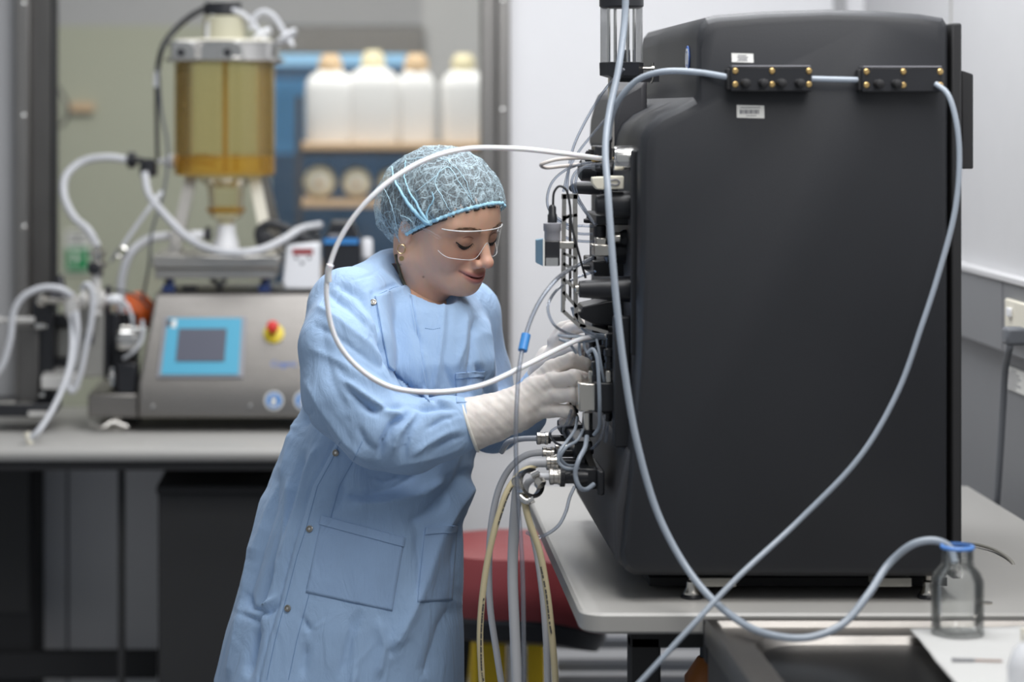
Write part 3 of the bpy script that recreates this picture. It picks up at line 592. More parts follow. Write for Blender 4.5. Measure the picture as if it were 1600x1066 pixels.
MB().lathe(P(136, 468, YA - .02), (1, 0, 0), [(-24 * sa, 6 * sa), (-10 * sa, 6 * sa), (-9 * sa, 15 * sa), (-2 * sa, 15 * sa), (-1 * sa, 8 * sa), (20 * sa, 8 * sa), (21 * sa, 13 * sa), (28 * sa, 13 * sa)], 20).lathe(P(150, 468, YA - .02), (0, 0, 1), [(-24 * sa, 9 * sa), (-10 * sa, 9 * sa), (-9 * sa, 14 * sa), (14 * sa, 14 * sa), (15 * sa, 8 * sa), (40 * sa, 8 * sa)], 18).build('cross_body', M['satin_reflection'], pipe)
MB().lathe(P(112, 478, YA - .04), (0, 0, 1), [(-22 * sa, 6 * sa), (-14 * sa, 10 * sa), (-8 * sa, 12 * sa), (10 * sa, 12 * sa), (12 * sa, 6 * sa), (22 * sa, 6 * sa)], 18).build('clamp', M['satin_reflection'], pipe)
MB().lathe(P(66, 470, YA - .02), (1, 0, 0), [(-8 * sa, 6 * sa), (-2 * sa, 11 * sa), (4 * sa, 11 * sa), (6 * sa, 5 * sa), (50 * sa, 5 * sa)], 16).build('cross_pipe', M['nickel'], pipe)
MB().lathe(P(148, 419, YA - .07), (0, -1, 0), [(-.03, 4 * sa), (0, 6 * sa), (.004, 10 * sa), (.014, 10 * sa), (.016, 6 * sa)], 18).build('knob', M['black'], pipe)
MB().lathe(P(94, 446, YA - .02), (0, 0, 1), [(-8 * sa, 10 * sa), (0, 10 * sa), (2 * sa, 8 * sa), (10 * sa, 7 * sa), (16 * sa, 3 * sa)], 16).build('knob', M['black'], pipe)
MB().pbox(80, 452, 104, 470, YA - .01, YA + .03).build('actuator', M['greyfr'], pipe, bevel=.003)
MB().lathe(P(176, 468, YA - .02), (1, 0, 0), [(-10 * sa, 5 * sa), (0, 8 * sa), (8 * sa, 8 * sa), (14 * sa, 4 * sa)], 14).build('side_port', M['white'], pipe)
gp = thing('gear_pump', 'round steel pump head with black block left of the skid', 'pump', (px(200, YA), YA, pz(616, YA)))
MB().lathe(P(184, 530, YA), (1, 0, 0), [(0, 16 * sa), (6 * sa, 22 * sa), (26 * sa, 22 * sa), (27 * sa, 17 * sa), (36 * sa, 17 * sa)], 32).build('head', M['chrome'], gp)
MB().pbox(183, 568, 214, 616, YA - .02, YA + .06).build('motor_block', M['black'], gp, bevel=.004)
MB().pbox(176, 552, 200, 616, YA + .03, YA + .06).build('bracket', M['black'], gp, bevel=.003)
MB().lathe(P(176, 588, YA - .01), (0, 0, 1), [(-14 * sa, 5 * sa), (-4 * sa, 5 * sa), (-3 * sa, 8 * sa), (3 * sa, 8 * sa), (4 * sa, 4 * sa), (14 * sa, 4 * sa)], 14).lathe(P(206, 516, YA - .02), (1, 0, 0), [(-2 * sa, 5 * sa), (22 * sa, 5 * sa)], 14).build('fitting', M['chrome'], gp)
tube('silicone_tube', 'white tube arching over the black knobs at the far left', [(112, 462, YA - .05), (96, 452, YA - .06), (66, 450, YA - .06), (36, 464, YA - .06), (22, 486, YA - .06), (16, 530, YA - .06), (4, 570, YA - .06), (-10, 590, YA - .06)], 5.5 * sa, 'tube_milk', 'tube')
tube('silicone_tube', 'white looped tube hanging from the manifold in front of the filter plate', [(128, 452, YA - .07), (136, 444, YA - .08), (144, 456, YA - .08), (143, 500, YA - .08), (135, 540, YA - .08), (124, 590, YA - .08), (113, 612, YA - .08), (106, 602, YA - .08), (116, 560, YA - .08), (121, 520, YA - .08), (119, 486, YA - .07)], 4.8 * sa, 'tube_milk', 'tube')
tube('silicone_tube', 'white tube slanting down to the front edge of the back bench', [(112, 490, YA - .05), (112, 550, YA - .10), (104, 590, YA - .14), (82, 640, YA - .19), (58, 676, YA - .24), (46, 686, YA - .24)], 4.6 * sa, 'tube_milk', 'tube')
o = MB().path([P(41, 676, 5.18), P(48, 694, 5.18)], .007, 12).build('tube_end_cap', M['ivory']); tag(o, 'small cream cap on the tube end at the bench edge', 'cap')
tube('silicone_tube', 'thin white tube from the side port into the round pump head', [(186, 468, YA - .02), (198, 476, YA - .03), (206, 496, YA - .03), (208, 512, YA - .02)], 3 * sa, 'tube_milk', 'tube')
tube('silicone_tube', 'short white tube under the round pump head', [(222, 500, YA - .05), (222, 530, YA - .05), (208, 550, YA - .05), (194, 560, YA - .03)], 3 * sa, 'tube_milk', 'tube')
tube('power_cable', 'thin dark cable arching over the orange bag', [(170, 452, YA), (196, 456, YA), (220, 468, YA), (232, 482, YA)], 1.6 * sa, 'cable', 'cable')
bm = MB().ball(P(212, 490, 5.62), 1.0, 20, (S(32, 5.6), .05, S(34, 5.6)))
o = bm.build('orange_bag', M['orange']); tag(o, 'orange plastic bag on the bench behind the steel pump', 'bag')
for v in o.data.vertices: v.co += v.normal * noise.noise(v.co * 40) * .008
o = MB().pbox(172, 490, 213, 520, 5.55, 5.72).pbox(176, 520, 211, 660, 5.6, 5.72).build('black_box', M['black']); tag(o, 'black box under the orange bag behind the pump', 'box')
# ================================================================ FRONT BENCH
Y1 = 3.45; zb1 = 0.90; XB0 = px(908, Y1); XB1 = XR - .06
fb = thing('lab_bench', 'white laminate bench with rounded corner carrying the black chromatography machine', 'bench', (0.75, 4.0, 0))
def rr_plan(x0, y0, x1, y1, r, n=8):
    pts = [(x0 + r - r * math.cos(a), y0 + r - r * math.sin(a)) for a in [i * math.pi / 2 / n for i in range(n + 1)]]
    return pts + [(x1, y0), (x1, y1), (x0, y1)]
pl = rr_plan(XB0, Y1, XB1, 4.62, .035); rs = []
for z, ins in ((zb1 - .030, .004), (zb1 - .026, .0), (zb1 - .004, .0), (zb1, .004)):
    p2 = rr_plan(XB0 + ins, Y1 + ins, XB1 - ins, 4.62 - ins, .035); rs.append([(x, y, z) for x, y in p2])
MB().rings(rs).build('worktop', M['bench'], fb)
for x0, y0 in ((px(985, Y1 + .12), Y1 + .12), (px(985, Y1 + .12) + .28, 4.50), (XB1 - .12, 4.5)):
    MB().box((x0, y0, 0), (x0 + .045, y0 + .045, zb1 - .06)).build('leg', M['cabinet'], fb, bevel=.003)
MB().box((px(985, Y1 + .12), Y1 + .12, zb1 - .075), (XB1, Y1 + .15, zb1 - .031)).build('front_rail', M['cabinet'], fb)
MB().box((px(985, Y1 + .12) + .28, Y1 + .165, zb1 - .075), (px(985, Y1 + .12) + .325, 4.5, zb1 - .031)).build('side_rail', M['cabinet'], fb)
# ================================================================ SINK UNIT
zd = 0.896; XS0 = px(1096, Y1 - .01); YS1 = Y1 - .036; YS0 = 2.75; XS1 = XB1 + .02
sn = thing('sink_unit', 'stainless steel sink with basin toned for dark reflections in front of the bench', 'sink', (0.85, 3.1, 0))
xb0, xb1, yb0, yb1 = px(1165, YS1), px(1520, YS1) , 2.86, YS1 - .085
def ringpts(x0, y0, x1, y1, r, z, n=6):
    out = []
    for cx, cy, a0 in ((x1 - r, y1 - r, 0), (x0 + r, y1 - r, 90), (x0 + r, y0 + r, 180), (x1 - r, y0 + r, 270)):
        for i in range(n + 1):
            a = R(a0 + 90 * i / n); out.append((cx + r * math.cos(a), cy + r * math.sin(a), z))
    return out
q = MB(); outer = ringpts(XS0, YS0, XS1, YS1, .004, zd - .004); inner = ringpts(xb0 - .01, yb0 - .01, xb1 + .01, yb1 + .01, .07, zd - .004)
q.rings([ringpts(XS0, YS0, XS1, YS1, .004, zd - .03), outer, ringpts(XS0 + .003, YS0 + .003, XS1 - .003, YS1 - .003, .004, zd + .004), ringpts(XS0 + .014, YS0 + .014, XS1 - .014, YS1 - .014, .004, zd + .004), ringpts(XS0 + .02, YS0 + .02, XS1 - .02, YS1 - .02, .004, zd - .004), inner, ringpts(xb0, yb0, xb1, yb1, .065, zd - .014)], False)
q.build('deck', M['steel_h'], sn, ang=30)
MB().rings([ringpts(xb0, yb0, xb1, yb1, .065, zd - .014), ringpts(xb0 + .004, yb0 + .004, xb1 - .004, yb1 - .004, .06, zd - .17), ringpts(xb0 + .03, yb0 + .03, xb1 - .03, yb1 - .03, .05, zd - .19), ringpts(xb0 + .2, yb0 + .2, xb1 - .2, yb1 - .2, .01, zd - .195)], True).build('basin', M['sink_dark_reflection'], sn, ang=30)
MB().lathe(((xb0 + xb1) / 2, (yb0 + yb1) / 2, zd - .193), (0, 0, 1), [(0, .03), (.003, .03), (.003, .022), (.001, .018)], 24).build('drain', M['chrome'], sn)
MB().box((XS0 + .004, YS0 + .02, .1), (XS0 + .012, YS1 - .01, zd - .03)).build('side_panel', M['darkframe'], sn)
MB().box((XS0 + .004, YS1 + .001, zd - .06), (XS1, Y1 - .0005, zb1 - .008)).build('joint_strip', M['black_matte'], sn)
MB().box((XS0 + .012, YS0 + .03, .1), (XS1 - .01, YS0 + .05, zd - .03)).build('front_panel', M['cabinet'], sn)
t = thing('rust_cylinder', 'rust brown canister under the bench beside the sink', 'canister', P(1104, 1100, 3.62))
MB().lathe((px(1106, 3.62), 3.62, .55), (0, 0, 1), [(0, .02), (.01, .035), (.22, .035), (.25, .015)], 24).build('body', M['copper'], t)
MB().lathe((px(1106, 3.62), 3.62, .80), (0, 0, 1), [(0, .012), (.02, .012)], 16).build('neck', M['black'], t)
# shelf and boxes seen below the bench
lo = thing('undershelf', 'grey slatted shelf on the floor behind the bench legs', 'shelf', (px(960, 5.4), 5.4, 0))
for v in (1000, 1036, 1062):
    MB().pbox(872, v, 1100, v + 14, 5.3, 5.34).build('rail', M['cable_grey'], lo)
MB().pbox(836, 770, 852, 1300, 5.5, 5.53).build('post', M['black_matte'], lo)

# ================================================================ STOOL, YELLOW BINS
st = thing('lab_stool', 'red vinyl stool seat with black underside behind the hoses', 'stool', (px(815, 4.88), 4.88, 0))
Yc = 4.88; ss = Yc / FPX
def sup(cx, cy, a, bb, z, n=36, e=.75):
    return [(cx + math.copysign(abs(math.cos(2 * math.pi * j / n)) ** e, math.cos(2 * math.pi * j / n)) * a, cy + math.copysign(abs(math.sin(2 * math.pi * j / n)) ** e, math.sin(2 * math.pi * j / n)) * bb, z) for j in range(n)]
cx = px(808, Yc); a0 = S(140, Yc); zc = pz(842, Yc)
def seatring(k, z): return [(x, y, zz - .045 * max(0, (x - cx) / a0) ** 2 * 1.2) for x, y, zz in sup(cx, Yc, a0 * k, .19 * k, z)]
MB().rings([seatring(.93, zc - .14), seatring(.995, zc - .12), seatring(1.0, zc - .085), seatring(.985, zc - .06), seatring(.9, zc - .012), seatring(.6, zc), seatring(.1, zc - .003)]).build('seat', M['redvinyl'], st)
MB().rings([seatring(.70, zc - .185), seatring(.90, zc - .17), seatring(.985, zc - .135), seatring(.97, zc - .125)]).build('seat_pan', M['black'], st)
MB().lathe((cx, Yc, .06), (0, 0, 1), [(0, .03), (.3, .03), (.3, .02), (zc - .22, .02)], 20).build('column', M['chrome'], st)
for k in range(5):
    a = 2 * math.pi * k / 5; d = Vector((math.cos(a), math.sin(a), 0))
    MB().path([Vector((cx, Yc, .09)), Vector((cx, Yc, .08)) + d * .15, Vector((cx, Yc, .06)) + d * .26], [.02, .017, .012], 10).ball(Vector((cx, Yc, .026)) + d * .27, .026, 12).build('leg', M['black'], st)
for (u0, u1, lab) in ((738, 792, 'yellow bin under the stool beside the gown'), (802, 852, 'yellow bin under the stool behind the right hoses')):
    Yb = 5.1; t = thing('yellow_bin', lab, 'bin', (px((u0 + u1) / 2, Yb), Yb + .1, 0), 'yellow bins under the stool')
    MB().pbox(u0, 990, u1, 1300, Yb, Yb + .2).build('body', M['yellowbin'], t, bevel=.008)
    MB().pbox(u0 - 3, 980, u1 + 3, 994, Yb - .01, Yb + .21).build('rim', M['yellow'], t, bevel=.005)
    MB().pbox(u0 + 6, 1010, u1 - 8, 1014, Yb - .003, Yb).pbox(u0 + 6, 1020, u0 + 9, 1300, Yb - .003, Yb).build('rib', M['yellow'], t)
o = MB().path([P(728, 975, 5.0), P(722, 1040, 5.0), P(716, 1100, 5.0)], .014, 10).build('black_bag_strap', M['black']); tag(o, 'black strap hanging beside the left yellow bin', 'strap')

# ================================================================ CHROMATOGRAPHY MACHINE
YN = 3.52; YFm = 4.24
mc = thing('chromatography_machine', 'large charcoal chromatography machine with tangled tubing on its side', 'machine', (px(1250, YN), 3.88, zb1))
prof = [(1120, 23), (1105, 27), (1096, 38), (1091, 58), (1090, 140), (1086, 152), (1064, 164), (1030, 180), (1012, 196), (1003, 215), (1000, 245), (1000, 380), (998, 560), (990, 700), (978, 820), (972, 872), (978, 893), (992, 903), (1250, 905), (1484, 905), (1486, 60), (1485, 38), (1478, 27), (1440, 21), (1380, 17), (1300, 14), (1200, 17)]
pts = [P(u, v, YN) for u, v in prof]
ctr = Vector((sum(p.x for p in pts) / len(pts), 0, sum(p.z for p in pts) / len(pts)))
def inset(p, k):
    d = Vector((p.x - ctr.x, 0, p.z - ctr.z)); L = d.length; return Vector((p.x, p.y, p.z)) - d / L * k
EXC = {i: 1 for i in range(len(pts))}
rs = []
for y, k in ((YN, .020), (YN + .003, .010), (YN + .010, .004), (YN + .022, .0), (YN + .2, 0.0), (YN + .45, 0.0), (YFm - .02, 0), (YFm, .02)):
    rs.append([Vector((q.x, y, q.z)) for q in [inset(p, k) for p in pts]])
MB().rings(rs).build('housing', M['machine'], mc, ang=28)
MB().pbox(1487, 36, 1503, 905, YN + .012, YFm - .02).build('back_panel', M['black_matte'], mc, bevel=.003)
yb_ = YN + .08; MB().prism([P(1503, 110, yb_), P(1521, 116, yb_), P(1521, 264, yb_), P(1503, 264, yb_)], (0, .3, 0)).build('rear_box', M['black_matte'], mc, bevel=.002)
MB().pbox(1015, 903, 1480, 916, YN + .10, YFm - .05).build('underframe', M['black_matte'], mc)
for u, yy in ((1081, YN + .04), (1450, YN + .04), (1081, YFm - .1), (1450, YFm - .1)):
    x = px(u, YN + .04); f_ = MB().lathe((x, yy, zb1), (0, 0, 1), [(0, .0135), (.004, .0142), (.010, .0115), (.016, .0085), (.024, .0078), (.027, .0045), (.05, .0045)], 24).build('foot', M['nickel'], mc)
    MB().lathe((x, yy, zb1), (0, 0, 1), [(0, .016), (.003, .016), (.006, .0135)], 24).build('foot_pad', M['black'], f_)
for u0, u1 in ((1094, 1150), (1366, 1424)):
    MB().pbox(u0, 904, u1, 917, YN + .02, YN + .06).build('bracket', M['cable_beige'], mc)
# front (left) face skin and its seams
XF = px(1000, YN) + .004
def face(u, Y): return u
# embossed front frame: raised lip around the module bay
MB().box((XF - .012, YN + .045, pz(560, YN)), (XF + .02, YN + .052, pz(235, YN))).build('bay_lip', M['machine'], mc, bevel=.003)
MB().box((XF - .008, YN + .06, pz(700, YN)), (XF + .03, YFm - .04, pz(250, YN))).build('bay_plate', M['machine_fr'], mc, bevel=.003)
# lower front apron that juts out to the left
ap = [P(984, 700, YN + .03), P(960, 800, YN + .03), P(962, 880, YN + .03), P(990, 896, YN + .03), P(1060, 896, YN + .03), P(1060, 700, YN + .03)]
MB().prism(ap, (0, .64, 0)).build('apron', M['machine_fr'], mc, bevel=.012, seg=3)
sidepl = MB().prism([P(1010, 206, YN + .30), P(1092, 160, YN + .30), P(1092, 230, YN + .30), P(1010, 230, YN + .30)], (0, .35, 0)).build('shoulder', M['machine_fr'], mc, bevel=.01)
MB().prism([P(1012, 120, 3.86), P(966, 146, 3.86), P(955, 190, 3.86), P(952, 236, 3.86), P(1012, 236, 3.86)], (0, .34, 0)).build('rear_shoulder', M['machine_fr'], mc, bevel=.01)
# badge on the receding upper face
xb_ = px(1090, YN)
b = MB().lathe((xb_ - .0005, 3.62, pz(92, 3.6)), (-1, 0, 0), [(0, .020), (.001, .020)], 32).build('badge', M['blueink'], mc)
MB().lathe((xb_ - .0016, 3.62, pz(92, 3.6)), (-1, 0, 0), [(0, .016), (.0006, .016), (.0006, .013), (0, .013)], 32, False).box((xb_ - .0025, 3.612, pz(92, 3.6) - .009), (xb_ - .0015, 3.615, pz(92, 3.6) + .009)).box((xb_ - .0025, 3.622, pz(92, 3.6) - .007), (xb_ - .0015, 3.625, pz(92, 3.6) + .009)).build('badge_mark', M['label'], b)
# paper labels
def sticker(u0, v0, u1, v1, lines, lab):
    l = MB().prism([P(u0, v0, YN - .0006), P(u1, v0 + 1, YN - .0006), P(u1 + .5, v1 + 1, YN - .0006), P(u0 + .5, v1, YN - .0006)], (0, .0008, 0)).build('label', M['label'], mc, bevel=.0)
    q = MB()
    for (a, c, d, e) in lines: q.pbox(a, c, d, e, YN - .0010, YN - .0006)
    q.build('print', M['inkgrey'], l)
sticker(1143, 83, 1177, 97, [(1153, 86, 1166, 87.4), (1152, 89, 1169, 90.2), (1154, 91.6, 1167, 92.8), (1152, 94, 1168, 95.2)], '')
sticker(1151, 164, 1194, 184, [(1157, 167.6, 1188, 168.8)] + [(1156 + i * 2.6, 171.5, 1156 + i * 2.6 + (1.5 if i % 3 else 2.2), 178) for i in range(12)] + [(1166, 180.5, 1182, 181.6)], '')
# ---- two black clamp blocks on the near side
def clamp(u0, u1, v0, v1, knobs, lab):
    t = thing('tube_clamp_block', lab, 'clamp', P((u0 + u1) / 2, v1, YN - .012), 'black clamp blocks on the machine side')
    MB().pbox(u0 + 6, v0 + 1, u1, v1, YN - .026, YN).build('body', M['black'], t, bevel=.002)
    MB().pbox(u0, v0 + 4, u0 + 7, v1 - 2, YN - .02, YN).build('end_collar', M['black_matte'], t, bevel=.002)
    MB().pbox(u0 + 8, v0 - 1, u1 - 3, v0 + 1, YN - .027, YN - .002).build('top_strip', M['greyfr'], t)
    for u in (u0 + 13, (u0 + u1) / 2 + 4, u1 - 5):
        for v in (v0 + 8, v1 - 11):
            b_ = MB().lathe(P(u, v, YN - .026), (0, -1, 0), [(-.002, .0044), (.001, .0044), (.0026, .003), (.0026, .0001)], 14, False).build('bolt', M['brass'], t)
    for u in knobs:
        MB().lathe(P(u, v1 - 14, YN - .026), (.3, -1, -.1), [(-.004, .0055), (.004, .005), (.006, .0062), (.012, .0062), (.014, .003)], 16).build('knob', M['black_matte'], t)
clamp(1136, 1269, 103, 143, (1162, 1190, 1218, 1247), 'left black clamp block with four knobs beside the paper labels')
clamp(1341, 1474, 104, 144, (1370, 1398), 'right black clamp block near the machine\'s back edge')
# ---- bubble trap cylinder
Yt = 3.70; stt = Yt / FPX; xc = px(971, Yt)
bt = thing('bubble_trap', 'clear glass bubble trap cylinder with black end caps at top left of the machine', 'bubble trap', (xc, Yt, pz(122, Yt)))
MB().lathe((xc, Yt, pz(98, Yt)), (0, 0, 1), [(0, 33 * stt), (90 * stt, 33 * stt)], 40, False).build('glass_wall', M['trapglass'], bt)
MB().lathe((xc, Yt, pz(122, Yt)), (0, 0, 1), [(0, 20 * stt), (4 * stt, 34 * stt), (24 * stt, 34.5 * stt), (25 * stt, 30 * stt)], 8).build('base_cap', M['black'], bt, smooth=False)
MB().lathe((xc, Yt, pz(10, Yt)), (0, 0, 1), [(-3 * stt, 30 * stt), (0, 34.5 * stt), (40 * stt, 34.5 * stt)], 40).build('top_cap', M['black'], bt)
for a in (20, 110, 200, 290):
    MB().cyl((xc + math.cos(R(a)) * 22 * stt, Yt + math.sin(R(a)) * 22 * stt, pz(98, Yt)), (xc + math.cos(R(a)) * 22 * stt, Yt + math.sin(R(a)) * 22 * stt, pz(10, Yt)), 2.6 * stt, n=12).build('tie_rod', M['chrome'], bt)
MB().lathe((xc + 8 * stt, Yt, pz(98, Yt)), (0, 0, 1), [(0, 6 * stt), (20 * stt, 5.5 * stt)], 16).build('float', M['black'], bt)
MB().lathe(P(1004, 107, Yt), (1, 0, 0), [(0, 2 * stt), (14 * stt, 2 * stt), (14 * stt, 4 * stt), (18 * stt, 4 * stt)], 12).path([P(1020, 98, Yt), P(1020, 124, Yt), P(1017, 130, Yt)], 1.8 * stt, 8).build('hook', M['nickel'], bt)
MB().pbox(952, 122, 960, 232, Yt + .03, Yt + .05).build('support_rod', M['steel'], bt)
MB().pbox(960, 116, 1030, 128, Yt + .02, Yt + .06).build('bracket', M['black'], bt)
# ---- modules on the left face
def hc(u0, u1, v, Y, r0, r1=None, mb=None, n=28):
    a = P(u0, v, Y); b_ = P(u1, v, Y); mb = mb or MB(); return mb.lathe(a, b_ - a, [(0, S(r0, Y)), ((b_ - a).length, S(r1 if r1 is not None else r0, Y))], n)
def prof_h(u, v, Y, pr, n=28, mb=None):
    """turned part lying along the machine's width; pr: (photo u, radius px)"""
    mb = mb or MB(); return mb.lathe(P(u, v, Y), (1, 0, 0), [(S(a - u, Y), S(r, Y)) for a, r in pr], n)
def vc_(u, v, Y, pr, n=20, mb=None):
    mb = mb or MB(); return mb.lathe(P(u, v, Y), (0, 0, -1), [(S(a - v, Y), S(r, Y)) for a, r in pr], n)
Ya = 3.62
v1_ = prof_h(958, 248, Ya, [(958, 17), (959, 19), (962, 20), (1000, 20), (1002, 18)]).build('sensor_cylinder', M['chrome'], mc)
prof_h(950, 320, Ya, [(929, 9), (932, 15), (944, 17), (952, 21), (988, 22), (992, 22)]).build('valve_knob', M['black'], mc)
prof_h(990, 320, Ya, [(990, 22.5), (997, 22.5), (999, 20)]).build('valve_ring', M['nickel'], mc)
prof_h(905, 452, Ya, [(903, 6), (905, 13), (940, 16), (975, 20), (989, 21)]).build('pressure_head', M['black'], mc)
prof_h(989, 452, Ya, [(989, 21.5), (996, 21.5), (998, 19)]).build('valve_ring', M['nickel'], mc)
prof_h(901, 452, Ya, [(898, 2), (899, 7), (905, 8)]).build('head_cap', M['nickel'], mc)
MB().prism([P(902, 495, Ya + .08), P(903, 487, Ya + .08), P(909, 486, Ya + .08), P(911, 479, Ya + .08), P(950, 470, Ya + .08), P(984, 468, Ya + .08), P(984, 512, Ya + .08), P(930, 508, Ya + .08)], (0, .08, 0)).build('lower_head', M['black'], mc, bevel=.005, seg=3)
prof_h(890, 294, 3.80, [(889, 2), (891, 5), (900, 9), (936, 11), (938, 18), (978, 19)]).build('injection_knob', M['black'], mc)
prof_h(905, 266, 3.86, [(903, 10), (908, 17), (930, 18), (932, 12), (975, 12)]).build('rear_knob', M['black'], mc)
iv = MB().prism([P(925, 277, 3.60), P(944, 276, 3.60), P(944, 297, 3.60), P(932, 296, 3.60), P(925, 287, 3.60)], (0, .02, 0)).pbox(944, 275, 975, 296, 3.60, 3.62).build('ivory_clip', M['ivory'], mc, bevel=.002)
MB().path([P(954, 282, 3.598), P(964, 281, 3.598), P(968, 285, 3.598), P(964, 289, 3.598), P(954, 288, 3.598)], .0012, 8).build('loop_mark', M['inkgrey'], iv)
MB().pbox(930, 228, 950, 268, 3.66, 3.72).pbox(932, 336, 992, 352, 3.64, 3.80).pbox(927, 351, 932, 430, 3.74, 3.80).pbox(927, 408, 990, 432, 3.70, 3.86).build('valve_block', M['black'], mc, bevel=.003)
prof_h(946, 392, 3.68, [(944, 14), (948, 20), (984, 21), (988, 17), (994, 17)]).build('valve_knob', M['black'], mc)
vc_(937, 352, 3.66, [(352, 8), (353, 10), (370, 10), (371, 8)]).build('valve_cap', M['black'], mc)
MB().pbox(928, 382, 958, 401, 3.64, 3.68).pbox(931, 371, 948, 384, 3.645, 3.675).pbox(923, 381, 930, 386, 3.65, 3.67).build('steel_block', M['nickel'], mc, bevel=.002)
prof_h(955, 372, 3.64, [(952, 6), (960, 9), (968, 9), (970, 4)]).build('fitting', M['nickel'], mc)
prof_h(968, 372, 3.66, [(966, 8), (974, 13), (980, 13)], n=8).build('nut', M['black'], mc)
for u, v in ((912, 345), (912, 418), (918, 338)):
    prof_h(u, v, 3.76, [(u, 3), (u + 4, 4), (u + 24, 4)], 12).build('port', M['black'], mc)
# camera-like sensor on the perforated bracket
Yp = 3.64
br = MB()
def bar(a, c, w_, Yq, d=.010): 
    A = P(*a, Yq); C = P(*c, Yq); t_ = (C - A).normalized(); n_ = Vector((t_.z, 0, -t_.x)) * S(w_, Yq) / 2
    return br.add([A - n_, A + n_, C + n_, C - n_, A - n_ + Vector((0, d, 0)), A + n_ + Vector((0, d, 0)), C + n_ + Vector((0, d, 0)), C - n_ + Vector((0, d, 0))], [(0, 3, 2, 1), (4, 5, 6, 7), (0, 1, 5, 4), (1, 2, 6, 5), (2, 3, 7, 6), (3, 0, 4, 7)])
for a, c, w_ in (((882, 304), (880, 488), 6), ((899, 304), (900, 500), 6.5), ((878, 307), (903, 307), 8), ((879, 340), (902, 336), 5), ((879, 345), (892, 336), 4), ((879, 386), (902, 384), 6), ((880, 396), (900, 404), 4), ((880, 412), (900, 424), 5), ((880, 436), (901, 452), 5), ((880, 456), (901, 480), 5), ((880, 486), (908, 512), 6), ((899, 490), (914, 512), 6), ((906, 508), (950, 520), 5)): bar(a, c, w_, Yp)
br.build('perforated_bracket', M['steel'], mc)
br = MB(); 
for a, c, w_ in (((882, 304), (882, 470), 4), ((891, 336), (891, 470), 4)): bar(a, c, w_, Yp + .03, .004)
br.build('bracket_flange', M['darkframe'], mc)
sn_ = thing('inline_sensor', 'small boxed sensor with black plug hanging on the perforated bracket', 'sensor', P(858, 416, 3.62))
MB().pbox(850, 376, 875, 416, 3.61, 3.65).build('body', M['black'], sn_, bevel=.002)
MB().prism([P(838, 375, 3.64), P(850, 373, 3.62), P(850, 417, 3.62), P(838, 411, 3.64)], (0, .02, 0)).build('face_plate', M['blueplt'], sn_, bevel=.001)
MB().pbox(848.6, 374, 851, 417, 3.606, 3.612).build('edge', M['label'], sn_)
MB().pbox(853, 403, 872, 416, 3.606, 3.61).lathe(P(863, 407, 3.606), (0, -1, 0), [(0, .004), (.003, .004)], 12).build('foot_plate', M['chrome'], sn_)
MB().pbox(870, 378, 897, 389, 3.612, 3.63).build('arm', M['nickel'], sn_, bevel=.001)
vc_(863, 346, 3.625, [(348, 12), (349, 14), (360, 14), (362, 12.5), (378, 12.5)]).build('collar', M['greyfr'], sn_)
vc_(863, 322, 3.625, [(320, 3), (324, 6), (334, 6), (336, 7.5), (348, 7.5)]).build('plug', M['black'], sn_)
tube('sensor_cable', 'thin dark cable looping from the boxed sensor down the bracket', [(864, 322, 3.625), (866, 300, 3.62), (874, 291, 3.62), (884, 296, 3.62), (890, 318, 3.62), (893, 350, 3.62), (904, 395, 3.62), (915, 434, 3.64)], .0018, 'cable', 'cable')
# central valve cluster under the hands
cl = MB().pbox(925, 500, 950, 600, 3.74, 3.86).pbox(948, 520, 975, 600, 3.66, 3.80); cl.build('valve_stack', M['black'], mc, bevel=.003)
for (u, v, Yq, r0) in ((938, 556, 3.66, 9), (952, 560, 3.64, 9), (946, 532, 3.70, 8), (925, 540, 3.72, 7), (930, 580, 3.66, 6), (961, 585, 3.64, 7)):
    vc_(u, v - 16, Yq, [(v - 16, r0 * .6), (v - 14, r0), (v - 4, r0), (v - 3, r0 * .7), (v + 6, r0 * .7), (v + 7, r0 * .9), (v + 16, r0 * .9)], 12).build('fitting', M['black'], mc)
for (u, v, Yq) in ((951, 590, 3.63), (924, 590, 3.66)):
    MB().pbox(u - 4, v - 10, u + 4, v + 8, Yq, Yq + .01).build('steel_stop', M['nickel'], mc, bevel=.001)
prof_h(955, 546, 3.70, [(950, 4), (952, 8), (966, 8), (967, 5), (985, 5)], 16).build('fitting', M['black'], mc)
for v in (575, 583, 590): prof_h(962, v, 3.66, [(960, 3), (978, 3)], 12).build('pin', M['nickel'], mc)
prof_h(962, 527, 3.68, [(940, 3), (945, 6), (955, 6), (956, 4), (975, 4)], 12).build('fitting', M['nickel'], mc)
# pump head block
pb = MB().pbox(929, 598, 966, 645, 3.63, 3.75).build('pump_head', M['black'], mc, bevel=.003)
MB().pbox(904, 599, 932, 644, 3.632, 3.74).build('pump_face', M['nickel'], mc, bevel=.003)
prof_h(966, 620, 3.67, [(964, 23), (976, 23), (978, 21), (984, 21)]).build('pump_flange', M['nickel'], mc)
vc_(950, 645, 3.66, [(645, 8), (653, 8), (654, 6), (658, 6)], 14).build('fitting', M['black'], mc)
vc_(918, 645, 3.66, [(645, 8), (672, 8), (673, 11), (681, 11), (682, 8)], 14).build('fitting', M['nickel'], mc)
vc_(918, 672, 3.66, [(671, 12), (682, 12)], 14).build('nut', M['black'], mc)
vc_(897, 628, 3.70, [(626, 5), (629, 7), (645, 7), (646, 4), (652, 5), (654, 5)], 14).build('fitting', M['black'], mc)
